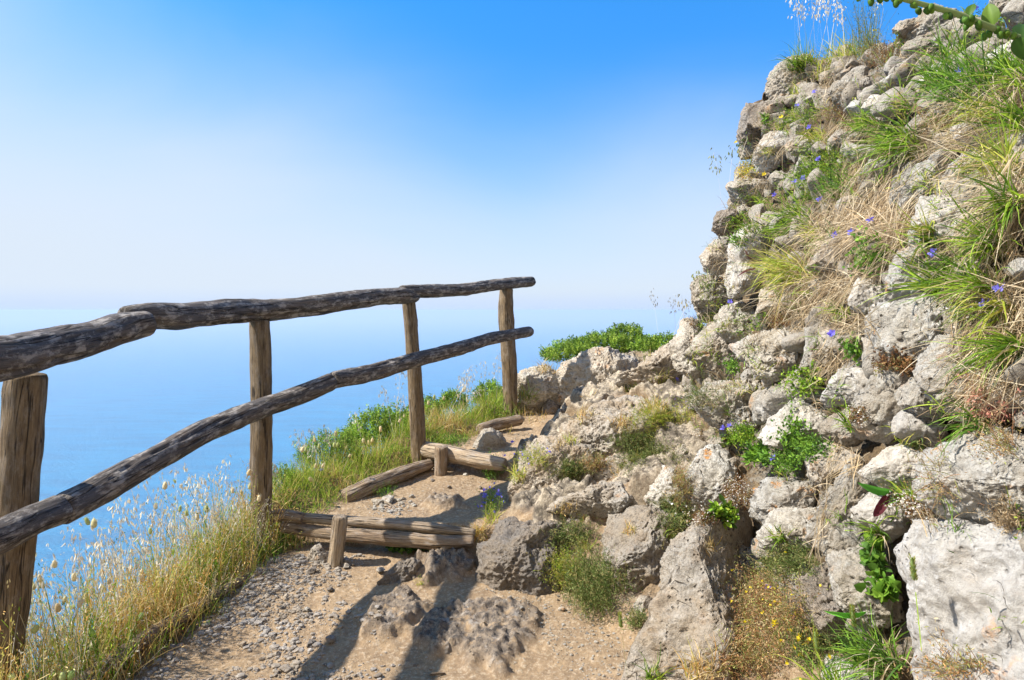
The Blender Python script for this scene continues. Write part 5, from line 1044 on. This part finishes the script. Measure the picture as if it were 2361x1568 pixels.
# bellflowers
def flower(P, n, label, cols, group, name='bellflower', cat='flower', size=.011, L=.06):
    root = empty(name, P, label, cat, group); D = norm(n+np.array((0, 0, .7))+rn(3)*.2); pb = PB()
    tip, d = ribbons(pb, np.array([P]), D[None], L, .002, .4, pick(GREENS, 1), 5, .2); pb.build('stem', LEAF, origin=P, parent=root)
    q = tip[0]; ax = norm(D+norm(EYE-P)*.8); s = norm(np.cross(ax, (0, 0, 1))); t = np.cross(ax, s); pb = PB(); a = np.linspace(0, 2*math.pi, 6)[:5]+rng.uniform(0, 1)
    dirs = np.cos(a)[:, None]*s+np.sin(a)[:, None]*t+ax*.45; leaves(pb, np.repeat(q[None], 5, 0), dirs, size*1.3, .8, pick(cols, 5, .1), .12)
    pb.build('blossom', PETAL, origin=q, parent=root); return root
BF = [('7', 1030, 620, 'topmost bellflower, under the skyline grass tuft'), ('7', 885, 725, 'bellflower left of the grooved leaning stone'), ('7', 995, 855, 'bellflower halfway between skyline grass and flower cluster'),
 ('7', 1070, 1060, 'upper right bellflower of the cluster in the upper left wall'), ('7', 970, 1175, 'middle bellflower of the cluster in the upper left wall'), ('7', 1060, 1185, 'right bellflower of the cluster beside the straw mat'),
 ('7', 905, 1205, 'left bellflower of the cluster in the upper left wall'), ('7', 770, 1290, 'bellflower near the brown weathered stone on the left'), ('7', 1070, 1340, 'lowest bellflower of the cluster beside the straw mat'),
 ('7', 1950, 530, 'lone bellflower in the broad leaved clump at the upper right'), ('7', 2000, 90, 'bellflower beside the leafy branch in the top right corner'), ('7', 1430, 1480, 'bellflower in the straw above the round leaved plant'),
 ('6', 1205, 90, 'left bellflower over the round leaved plant in mid wall'), ('6', 1310, 80, 'right bellflower over the round leaved plant in mid wall'), ('6', 1885, 205, 'bellflower above the spiky fan shaped tuft'),
 ('6', 2290, 490, 'upper bellflower at the right edge in mid wall'), ('6', 2232, 572, 'lower bellflower at the right edge in mid wall'), ('6', 1155, 755, 'bellflower on the straw beside the thin upright slab'),
 ('6', 420, 522, 'bellflower on the large pitted tan stone'), ('6', 490, 1335, 'bellflower at the big pitted stone of the wall foot'), ('6', 440, 1345, 'small bellflower left of the one at the wall foot'), ('6', 95, 1005, 'bellflower left of the wall end at ground level'),
 ('8', 265, 135, 'bellflower in the broad leaved plant at the wall foot'), ('8', 185, 1030, 'bellflower in the dry orange herbs'), ('3', 530, 225, 'bellflower in the verge left of the rotten edging log'),
 ('3', 1610, 400, 'left purple flower beside the first step'), ('3', 1700, 390, 'right purple flower beside the first step'), ('4', 1250, 1215, 'purple flower behind the second step log'), ('4', 1230, 1290, 'purple flower at the end of the second step log')]
for c, x, y, lab in BF:
    P, Nn = hits(cp(c, [(x, y+28)]))
    if len(P): flower(P[0], Nn[0], 'violet blue '+lab, BLU, 'violet blue bellflowers', size=.013 if c != '3' else .016, L=.045)
for c, x, y, lab in [('7', 1325, 200, 'upper flat yellow flower head on the skyline'), ('7', 1370, 252, 'lower flat yellow flower head on the skyline'), ('7', 830, 800, 'flat yellow flower head on a tall brown stem in the upper left wall'),
                     ('7', 500, 945, 'yellow flower on the left outline beside a grey stone'), ('7', 720, 1100, 'yellow flower above the fist sized stone'), ('8', 240, 1320, 'yellow flower in the dry herbs at the bottom')]:
    P, Nn = hits(cp(c, [(x, y+90)]))
    if len(P):
        r_ = flower(P[0], Nn[0], 'bright '+lab, YEL, 'yellow flowers on the bank', 'yellow_flower', size=.011, L=.10)

# ------------------------------------------------------------------ verge along the fence
def edge_pt(y): return np.interp(y, EDGE[:7, 1], EDGE[:7, 0])
def zg(x, y): return G(np.array(x, float).copy(), np.array(y, float).copy())
def verge():
    n = 26000; y = rng.uniform(1.95, 6.5, n); d = rng.uniform(-.17, .52, n); x = edge_pt(y)-d*1.08; ns = fbm(np.stack([x, y, 0*x], -1), 2.3, 3); dd = edge_dist(x, y)
    led = np.interp(y, [2, 3.3, 4.2, 5.2, 6], [.36, .36, .62, .58, .42]); inner = np.where(y < 3.5, -.13, -.16)
    k = (dd < led) & ((y > 3.5) | (rng.random(n) < .6)) & (dd > inner+.06*ns) & (rng.random(n) < np.where(dd < -.04, .38, .85)); x, y, ns, dd = x[k], y[k], ns[k], dd[k]; n = len(x); P = np.stack([x, y, zg(x, y)-.01], -1)
    gold = sstep(ns+.35*np.exp(-((y-2.95)/.5)**2)-.15*(y > 3.7), -.05, .3)
    C = np.where((rng.random(n) < gold*.75)[:, None], pick(GOLD, n), np.where((rng.random(n) < .5)[:, None], pick(YELG, n), pick(GREENS, n)))
    pb = PB(); D = norm(np.array((-.05, 0, 1.))+rn(n, 3)*.38); L = rng.uniform(.05, .17, n)*np.where(dd > .05, 1.3, .75)
    ribbons(pb, P, D, L, .0032*rng.uniform(.6, 1.3, n), rng.uniform(.2, 1.5, n), C, 4)
    n = 5600; y = rng.uniform(2.0, 3.55, n); d = rng.uniform(-.12, .40, n); x = edge_pt(y)-d*1.08; k = edge_dist(x, y) < .37; x, y, d = x[k], y[k], d[k]; n = len(x); P = np.stack([x, y, zg(x, y)-.01], -1); dens = sstep(fbm(np.stack([x, y, 0*x+9], -1), 3, 2), -.5, .2)
    k = rng.random(n) < .25+.75*dens; P = P[k]; d = d[k]; n = len(P); hz_ = fbm(P*np.array((1, 1, 0))+5, 3.2, 2); C = np.where((rng.random(n) < .40+.5*sstep(hz_, -.2, .2))[:, None], pick(GOLD, n, .3), np.where((rng.random(n) < .35)[:, None], pick(PALE*.85, n), pick(GREENS, n, .3)))
    D = norm(np.array((-.03, 0, 1.))+rn(n, 3)*.26); L = rng.uniform(.08, .40, n)*np.where(d[:n] < 0, .75, 1); tip, dd_ = ribbons(pb, P, D, L, .0030*rng.uniform(.5, 1.2, n), rng.uniform(.1, .8, n), C, 5, .6)
    for j in range(4): leaves(pb, P+(tip-P)*rng.uniform(.45, 1.0, (n, 1))+rn(n, 3)*.006, norm(dd_+rn(n, 3)*.5), rng.uniform(.008, .016, n), .28, np.clip(C*rng.uniform(.9, 1.25, (n, 1)), 0, .9))
    pb.build('verge_grass', LEAF, 'mixed green and golden grass along the drop under the fence', 'grass', kind='stuff')
    n = 9000; y = rng.uniform(1.95, 6.4, n); d = rng.uniform(-.2, .5, n); x = edge_pt(y)-d*1.08; dd = edge_dist(x, y); ns = fbm(np.stack([x, y, 0*x+3], -1), 3, 3)
    k = (dd < .55) & (dd > -.17) & (ns > -.15) & (rng.random(n) < np.where(dd < -.02, .4, 1)); x, y, ns = x[k], y[k], ns[k]; n = len(x); P = np.stack([x, y, zg(x, y)], -1); pb = PB()
    C = np.where((ns > .12)[:, None], pick(LUSH, n, .3), pick(ORNG, n, .3)); D = norm(np.array((0, 0, 1.))+rn(n, 3)*.5); h = rng.uniform(.01, .07, n)
    for j in range(5): leaves(pb, P+D*(h*rng.uniform(.2, 1, n))[:, None]+rn(n, 3)*.006, norm(rn(n, 3)+np.array((0, 0, .5))), rng.uniform(.006, .012, n), .4, np.clip(C*rng.uniform(.8, 1.2, (n, 1)), 0, .9))
    pb.build('ground_cover', LEAF, 'low leafy ground cover on the verge', 'ground cover', kind='stuff')
verge()
def shrub(name, cen, rad, n, Lf, pal, label, group, asp=.4, base=None):
    """round topped bush: stems from a root, leaf whorls near the shoot tips"""
    cen = np.array(cen); rad = np.array(rad); b = cen-np.array((0, 0, rad[2]*.9)) if base is None else np.array(base)
    root = empty(name, b, label, 'bush', group)
    u = norm(rn(n, 3)*np.array((1, 1, .9))); u[:, 2] = np.abs(u[:, 2])*1.1-.15; u = norm(u); lump = 1+.28*fbm(u+cen, 2.6, 3)+.10*perlin(u*9+cen); rr = rng.uniform(.55, 1., n)**.6*lump; T = cen+u*rad*rr[:, None]
    S = b+(T-b)*rng.uniform(.3, .6, (n, 1))+rn(n, 3)*.01; pb = PB(); k = n//3; ribbons(pb, S[:k], T[:k]-S[:k], np.linalg.norm(T[:k]-S[:k], axis=1), .003, 0., pick(np.array([(.20, .15, .08), (.16, .18, .06)]), k), 3, .5)
    pb.build('stems', LEAF, origin=b, parent=root); pb = PB(); d0 = norm(T-b+np.array((0, 0, .3))); tone = rng.uniform(.75, 1.25, (n, 1))*(1+.5*np.clip(perlin(T*9), -.6, .6))[:, None]; C = pick(pal, n, .1)*tone
    for j in range(9):
        q = T-d0*(j*.006)+rn(n, 3)*.004; leaves(pb, q, norm(d0*.5+rn(n, 3)*.75), Lf*rng.uniform(.7, 1.25, n), asp, np.clip(C*rng.uniform(.85, 1.2, (n, 1)), 0, .9))
    pb.build('foliage', LEAF, origin=b, parent=root); return root
GS = 'green bushes beyond the fence and the ledge'
BUSH = np.array([(.18, .31, .03), (.26, .41, .05), (.38, .50, .08), (.11, .20, .03)])
shrub('bush', W(1390, 802, 6.9), (.42, .22, .17), 1000, .022, BUSH, 'leafiest green bush standing out against the sea behind the far ledge', GS)
shrub('bush', W(1310, 818, 6.6), (.26, .2, .15), 560, .020, BUSH, 'low left shoulder of greenery behind the far ledge', GS)
shrub('bush', W(1520, 797, 6.2), (.26, .2, .12), 620, .020, BUSH, 'low green bush behind the ledge next to the wall', GS)
shrub('bush', W(1440, 775, 7.1), (.22, .18, .15), 400, .022, BUSH, 'highest tip of greenery behind the far ledge', GS)
shrub('bush', W(880, 1000, 5.1), (.27, .20, .22), 950, .018, BUSH, 'dark green bush left of the third fence post', GS)
shrub('bush', W(930, 980, 5.3), (.12, .12, .14), 300, .018, BUSH, 'small bush right behind the third fence post', GS)
shrub('bush', W(990, 950, 5.6), (.11, .12, .14), 300, .018, BUSH, 'round green bush just right of the third fence post', GS)
shrub('bush', W(1045, 930, 5.8), (.14, .12, .13), 340, .018, BUSH, 'round green bush midway between the last two posts', GS)
shrub('bush', W(1130, 915, 6.1), (.16, .13, .15), 380, .020, BUSH, 'green bush just left of the last fence post', GS)
shrub('bush', W(650, 1105, 3.95), (.10, .12, .09), 260, .013, BUSH, 'feathery little bush right of the second fence post', GS, .25)
shrub('bush', W(765, 1050, 4.5), (.24, .17, .18), 720, .014, BUSH, 'sprawling green bush between second and third post', GS, .35)
shrub('bush', W(820, 1020, 4.9), (.16, .14, .13), 360, .015, BUSH, 'green bush on the slope left of the dark green one', GS, .35)
shrub('bush', W(730, 1110, 4.2), (.16, .14, .08), 360, .012, YELG, 'yellow green low bush near the second fence post', GS, .3)

# hare's tail and oat grasses
def stalk_proto(kind):
    pb = PB(); hd = PB()
    if kind == 'hare':
        tip, d = ribbons(pb, np.zeros((1, 3)), np.array([(rng.normal()*.12, rng.normal()*.12, 1.)]), 1., .0045, rng.uniform(.1, .35), pick(YELG*.9+.05, 1), 8, .3); ribbons(pb, np.zeros((2, 3)), np.array([(.3, .1, 1.), (-.3, -.1, 1.)]), .35, .008, 1.1, pick(GREENS, 2), 5)
        return pb, tip[0], d[0]
def place_stalks(kind, spots, label, group, name, cat):
    """spots: (base point, height, head colour)"""
    for P, h, hc in spots:
        root = empty(name, P, label, cat, group); pb = PB(); lean = rn(3)*np.array((.16, .16, 0))+np.array((0, 0, 1)); seg = 9
        if kind == 'hare':
            tip, d = ribbons(pb, P[None], lean[None], h, .0026, rng.uniform(.05, .45), pick(np.array([(.5, .48, .2), (.6, .5, .3)]), 1), seg, .2)
            ribbons(pb, np.repeat(P[None], 2, 0), lean+rn(2, 3)*.3, h*.4, .004, 1.2, pick(YELG, 2), 5); pb.build('stem', LEAF, origin=P, parent=root)
            hd = PB(); L = rng.uniform(.018, .042); R = L*rng.uniform(.22, .3); blobs(hd, tip, d, L, R, hc[None], 8)
            m = 46; u = norm(rn(m, 3)); q = tip+d*L*.5+u*np.array((R, R, R))*.8+d*rng.uniform(-.4, .4, (m, 1))*L; ribbons(hd, q, norm(u+d*1.4), .010, .0010, 0, np.clip(hc*rng.uniform(.9, 1.25, (m, 1)), 0, .9), 2); hd.build('seed_head', STRAW, origin=tip[0], parent=root)
        else:
            tip, d = ribbons(pb, P[None], lean[None], h, .0022, rng.uniform(.15, .7), pick(PALE*.8, 1), seg, .3); pb.build('stem', STRAW, origin=P, parent=root)
            hd = PB(); m = int(rng.integers(12, 24)); t = rng.uniform(.0, .38, m)**1.0; q = tip-d*(t*h)[:, None]*.95; br = norm(rn(m, 3)*np.array((1, 1, .4))+d*.8)
            e, dd = ribbons(hd, q, br, rng.uniform(.012, .04, m), .0007, 1.5, pick(PALE*.8, m), 3, .2); leaves(hd, e, norm(dd+np.array((0, 0, -1.3))+rn(m, 3)*.35), rng.uniform(.017, .027, m), .24, pick(np.array([hc]), m, .15), .1); leaves(hd, e, norm(dd+np.array((0, 0, -1.3))+rn(m, 3)*.45), rng.uniform(.017, .027, m), .22, pick(np.array([hc]), m, .15), .1)
            hd.build('spikelets', STRAW, origin=tip[0], parent=root)
def verge_spots(n, y0, y1, d0, d1, h0, h1, cols):
    out = []
    for i in range(n):
        y = rng.uniform(y0, y1); d = rng.uniform(d0, d1); x = float(edge_pt(y))-d*1.05; z = float(zg([x], [y])[0]); out.append((np.array((x, y, z-.01)), rng.uniform(h0, h1), cols[rng.integers(len(cols))]*rng.uniform(.9, 1.1)))
    return out
HC = np.array([(.72, .58, .34), (.66, .60, .34), (.76, .66, .44), (.52, .56, .24)])
place_stalks('hare', verge_spots(44, 2.15, 3.35, -.05, .30, .16, .46, HC), "soft oval hare's tail seed head swaying in front of the sea near the lower rail", "hare's tail grasses between the first two posts", 'hares_tail_grass', 'grass stalk')
place_stalks('hare', verge_spots(34, 3.55, 4.7, -.02, .45, .09, .22, HC), "small hare's tail seed head in the verge between second and third post", "hare's tail grasses between second and third post", 'hares_tail_grass', 'grass stalk')
place_stalks('hare', verge_spots(14, 2.0, 2.7, -.13, .05, .08, .16, HC*np.array((.8, 1., .8))), "short green hare's tail seed head at the foot of the nearest post", "hare's tail grasses at the nearest post", 'hares_tail_grass', 'grass stalk')
place_stalks('hare', verge_spots(10, 4.8, 5.7, .0, .35, .12, .26, HC), "hare's tail seed head near the last fence post", "hare's tail grasses at the last post", 'hares_tail_grass', 'grass stalk')
place_stalks('oat', verge_spots(64, 2.2, 3.45, .0, .33, .26, .56, PALE), 'pale bleached oat stalk with hanging spikelets beyond the lower rail', 'pale oat stalks between the first two posts', 'oat_stalk', 'grass stalk')
place_stalks('oat', verge_spots(14, 4.6, 5.9, .05, .4, .25, .5, PALE), 'thin pale oat stalk beside the last fence post', 'pale oat stalks at the last posts', 'oat_stalk', 'grass stalk')
place_stalks('oat', verge_spots(12, 3.5, 4.6, .15, .5, .2, .4, PALE*.7), 'thin grass stalk against the sea right of the second post', 'grass stalks right of the second post', 'oat_stalk', 'grass stalk')
# stalks on the bank skyline
def sky_spots(c, pts, h0, h1, cols):
    P, Nn = hits(cp(c, pts)); return [(p-n*.01, rng.uniform(h0, h1), cols[rng.integers(len(cols))]) for p, n in zip(P, Nn)]
place_stalks('oat', sky_spots('7', [(860, 450), (900, 430), (940, 430), (980, 420), (1010, 430), (1050, 430), (1090, 440), (1000, 440), (930, 450), (1120, 440), (1150, 440), (1180, 450), (880, 445), (960, 470), (1000, 470), (900, 470), (1060, 460), (850, 470)], .36, .66, PALE),
             'tall white oat stalk rising against the sky from the top of the bank', 'white oat stalks on the bank skyline', 'oat_stalk', 'grass stalk')
place_stalks('oat', sky_spots('7', [(420, 1190), (440, 1240), (460, 1150), (400, 1330), (380, 1400)], .2, .36, GRYG), 'wiry dark stalk leaning out from the left outline of the wall', 'wiry stalks on the left outline of the wall', 'wiry_stalk', 'plant stalk')
place_stalks('oat', sky_spots('6', [(190, 460), (170, 520), (210, 330), (130, 700)], .12, .22, GRYG), 'short wiry stalk on the pitted tan end stones', 'short wiry stalks on the end stones', 'wiry_stalk', 'plant stalk')
place_stalks('oat', [(W(1545, 800, 6.3), .42, PALE[0]*.5), (W(1520, 800, 6.3), .5, PALE[0]*.5), (W(1560, 805, 6.3), .46, PALE[0]*.5)], 'thin dark stem against the pale sea left of the wall', 'thin dark stems left of the wall', 'wiry_stalk', 'plant stalk')
for c, x, y, L, lab in [('8', 1160, 1180, .055, 'green seed spike standing before the biggest flat slab'), ('8', 760, 1400, .06, 'green seed spike in the bottom grass'), ('8', 520, 1560, .06, 'green seed spike cut by the bottom edge'), ('5', 700, 1540, .05, 'green seed spike at the bottom edge by the path corner')]:
    P, Nn = hits(cp(c, [(x, y+200)])) if c == '8' else hits(cp(c, [(x, y)]))
    if not len(P): continue
    p = P[0]+norm(EYE-P[0])*.08; root = empty('seed_spike', p, lab, 'grass stalk', 'green seed spikes'); pb = PB(); tip, d = ribbons(pb, p[None], np.array([(-.12, 0, 1.)]), .14, .0024, .1, pick(GREENS, 1), 5, .2); pb.build('stem', LEAF, origin=p, parent=root)
    hd = PB(); blobs(hd, tip, d, L, .0052, np.array([(.26, .36, .12)]), 9); m = 260; u = norm(rn(m, 3)); t = rng.uniform(0, 1, (m, 1)); ribbons(hd, tip+d*L*t+u*.0045, norm(u*.8+d*1.2), .008, .0012, 0, pick(YELG*.8, m), 2); hd.build('seed_head', LEAF, origin=tip[0], parent=root)

# branch reaching in at the top right, out of the bank
def branch():
    A = [W(2900, 260, 1.55), W(2500, 130, 1.45), W(2340, 85, 1.40), W(2200, 30, 1.38), W(2060, -8, 1.36), W(1930, -30, 1.36)]; b = A[0]; root = empty('leafy_branch', b, 'fleshy green branch with hanging buds reaching in at the top right corner', 'branch')
    pb = PB(); A = np.array(A)
    for i in range(len(A)-1):
        k = 8; a, c_ = A[i], A[i+1]; r0 = .009-.0011*i; blobs_V = []; T = norm(c_-a); s = norm(np.cross(T, (0, 0, 1))); t = np.cross(T, s); an = np.linspace(0, 2*math.pi, k, endpoint=False)
        ring = lambda c, r: c+r*(np.cos(an)[:, None]*s+np.sin(an)[:, None]*t); V = np.concatenate([ring(a, r0), ring(c_, r0-.0011)]); i0 = np.arange(k); pb.add(V, np.stack([i0, (i0+1) % k, (i0+1) % k+k, i0+k], -1), np.array((.34, .42, .16)))
    pb.build('stem', LEAF, origin=b, parent=root)
    hd = PB(); n = 46; t = rng.uniform(0, 1, n); seg = np.interp(t, np.linspace(0, 1, 5), [1.5, 2.5, 3.3, 4.2, 5]); q = np.stack([np.interp(seg, range(6), A[:, k]) for k in range(3)], -1)+rn(n, 3)*.006; blobs(hd, q, np.array((0, 0, -1.))+rn(n, 3)*.4, .016, .006, pick(LUSH*.9, n), 7); hd.build('buds', LEAF, origin=A[3], parent=root)
    for x, y, dx, dy, L in [(2358, 95, .1, -1., .065), (2290, 60, -.15, -1., .05), (2420, 110, -.1, .9, .06), (2235, 35, .2, -1., .03), (2340, 88, .5, .9, .05)]:
        pb = PB(); p = W(x, y, 1.39); broad(pb, p, norm(CR*dx-CU*dy+rn(3)*.2), norm(EYE-p+rn(3)*.25), L, .62, pick(LUSH*.5, 1)[0]); pb.build('leaf', LEAF, origin=p, parent=root)
branch()

# gravel and loose stones on the path
def gravel():
    D, F = ico(1); protos = []
    for k in range(8):
        q = D.copy()*rng.uniform(.6, 1.3, 3); q += rn(*q.shape)*.16; q[:, 2] *= .6; protos.append(q)
    def scat(n, fx, s0, s1, name, label, mat):
        Vs, Fs, k = [], [], 0
        XY = fx(n); z = zg(XY[:, 0], XY[:, 1]); S = s0*(s1/s0)**(rng.random(len(XY))**2.6)
        for (x, y), zz, s in zip(XY, z, S):
            q = protos[rng.integers(8)]; a = rng.uniform(0, 6.28); c, sn = math.cos(a), math.sin(a); V = np.stack([q[:, 0]*c-q[:, 1]*sn, q[:, 0]*sn+q[:, 1]*c, q[:, 2]], -1)*s+(x, y, zz+s*.15); Vs.append(V); Fs.append(F+k); k += len(V)
        tag(mesh_np(name, np.concatenate(Vs), np.concatenate(Fs), mat, False), label, 'gravel', kind='stuff')
    def left(n):
        y = rng.uniform(1.9, 3.38, n); u = rng.beta(1.3, 2.2, n); x = edge_pt(y)+.10+u*np.interp(y, [2, 2.6, 3.2], [1.2, .95, .6]); P = np.stack([x, y], -1); k = fbm(np.stack([x, y, 0*x], -1), 4, 3) > -.22; return P[k]
    def anyp(n):
        y = rng.uniform(1.9, 5.6, n); x = rng.uniform(-1.4, .7, n); k = (edge_dist(x, y) < -.08) & (x < toe(y)+.1); return np.stack([x, y], -1)[k]
    def shelf(n):
        P = gauss('3', 980, 440, 150, 60, n); return np.array([ground_hit(*p)[:2] for p in P])
    def rightp(n):
        y = rng.uniform(2.0, 3.1, n); x = toe(y)+rng.uniform(-.35, .12, n); return np.stack([x, y], -1)
    scat(5200, left, .0035, .017, 'gravel', 'grey angular gravel strewn along the left of the path', R_DARK_G)
    scat(4200, anyp, .002, .006, 'grit', 'fine grit all over the path', R_TAN); scat(160, shelf, .005, .02, 'gravel', 'small heap of gravel on the first step', R_PALE); scat(900, rightp, .003, .009, 'grit', 'pale chips at the right side of the path', R_PALE)
R_DARK_G = rock_mat('grey_gravel', (.47, .44, .41), (.42, .35, .27), (.18, .17, .165), .3, 0., .2, True, .2)
gravel()
D4, F4_ = ico(4)
def pebble(c, x, y, w, m, label, name='pebble'):
    px, = cp(c, [(x, y)]); p = ground_hit(*px); s = w*.353/FPX*np.linalg.norm(p-EYE)*.5; q = D4.copy(); r = np.random.default_rng(int(x+y))
    for j in range(8):
        pn = norm(r.normal(size=3)); q = q-pn*(np.maximum(0, q@pn-r.uniform(.45, .85)))[:, None]
    q = q*s*np.array((1, .8, .6)); q = q+norm(q)*(.18*s*fbm(q+p, .7/s, 4, .6))[:, None]; a = r.uniform(0, 3); V = np.stack([q[:, 0]*math.cos(a)-q[:, 1]*math.sin(a), q[:, 0]*math.sin(a)+q[:, 1]*math.cos(a), q[:, 2]], -1)+p+np.array((0, 0, s*.25))
    tag(mesh_np(name, V, F4_, MATS[m], origin=p), label, 'stone', 'loose stones lying on the path')
for a in [('3', 440, 1110, 50, 'p', 'pale pebble alone in the gravel below the loose grey rock'), ('3', 480, 870, 80, 'd', 'flat grey stone in front of the loose grey rock'), ('3', 690, 830, 60, 'w', 'tan stone right of the short stake'), ('3', 735, 815, 30, 'd', 'small grey stone beside the tan one near the stake'),
 ('3', 920, 855, 60, 'w', 'rounded tan stone left of the dark low rock lump'), ('3', 590, 980, 50, 'd', 'grey stone in the gravel right of centre'), ('3', 1150, 1478, 42, 'd', 'round dark pebble in the shadow band at the bottom'), ('3', 905, 1550, 60, 'd', 'grey blue stone at the bottom edge of the path'),
 ('3', 2100, 1110, 50, 'w', 'tan stone below the feathery bush'), ('3', 2150, 1330, 40, 'd', 'dark pebble on the right side of the path'), ('3', 2270, 1270, 36, 'd', 'dark pebble nearest the long slab'), ('3', 1470, 235, 44, 'p', 'pale stone on the upper part of the first shelf'),
 ('3', 1260, 268, 40, 'd', 'dark stone below the stubby knotted stake'), ('3', 1365, 308, 32, 'd', 'small dark stone in the middle of the first shelf'), ('3', 1280, 190, 44, 'w', 'stone at the foot of the stubby stake'), ('3', 1370, 195, 70, 'd', 'dark root like stone under the second step log'),
 ('3', 1120, 378, 60, 'p', 'flat pale stone at the gravel heap on the shelf'), ('3', 900, 410, 80, 'w', 'tan stone left of the gravel heap'), ('3', 970, 405, 110, 'w', 'broad low stone touching the gravel heap'), ('3', 1190, 340, 30, 'w', 'little stone above the gravel heap'),
 ('3', 1570, 315, 34, 'd', 'flat dark chip on the right of the shelf'), ('3', 460, 1340, 70, 'd', 'flat grey slate in the gravel'), ('3', 590, 1310, 70, 'd', 'jagged grey stone in the gravel near the shadow'), ('3', 300, 1510, 80, 'd', 'flat grey slate near the bottom left of the gravel'),
 ('3', 350, 1480, 60, 'p', 'pale flat stone near the bottom left of the gravel'), ('3', 290, 1035, 60, 'w', 'tan stone at the upper left of the gravel'), ('3', 220, 1300, 50, 'd', 'grey stone in the middle of the gravel'), ('3', 20, 1345, 60, 'w', 'orange tan stone at the left of the gravel')]:
    pebble(*a)
def stick(c, x0, y0, x1, y1, r, label, mat=None):
    (a, b), (c2, d2) = cp(c, [(x0, y0), (x1, y1)]); A, B = ground_hit(a, b), ground_hit(c2, d2); up = np.array((0, 0, r+.003)); A = A+up; B = B+up
    log('stick', [A, (A+B)/2+up*.3, B], [r, r*.9, r*.6], mat or WD_STEP, None, label, 'stick', 'little sticks on the path', seg=.01, cracks=0, seed=int(x0))
stick('3', 590, 1155, 685, 1200, .0035, 'pale straw stick lying in the gravel'); stick('3', 1245, 1548, 1335, 1540, .006, 'piece of brown bark at the bottom of the path', WD_OLD)
stick('3', 840, 1190, 925, 1178, .004, 'thin stick beside the low rock patch'); stick('3', 940, 410, 1010, 445, .005, 'small stick on the first shelf')
haze()
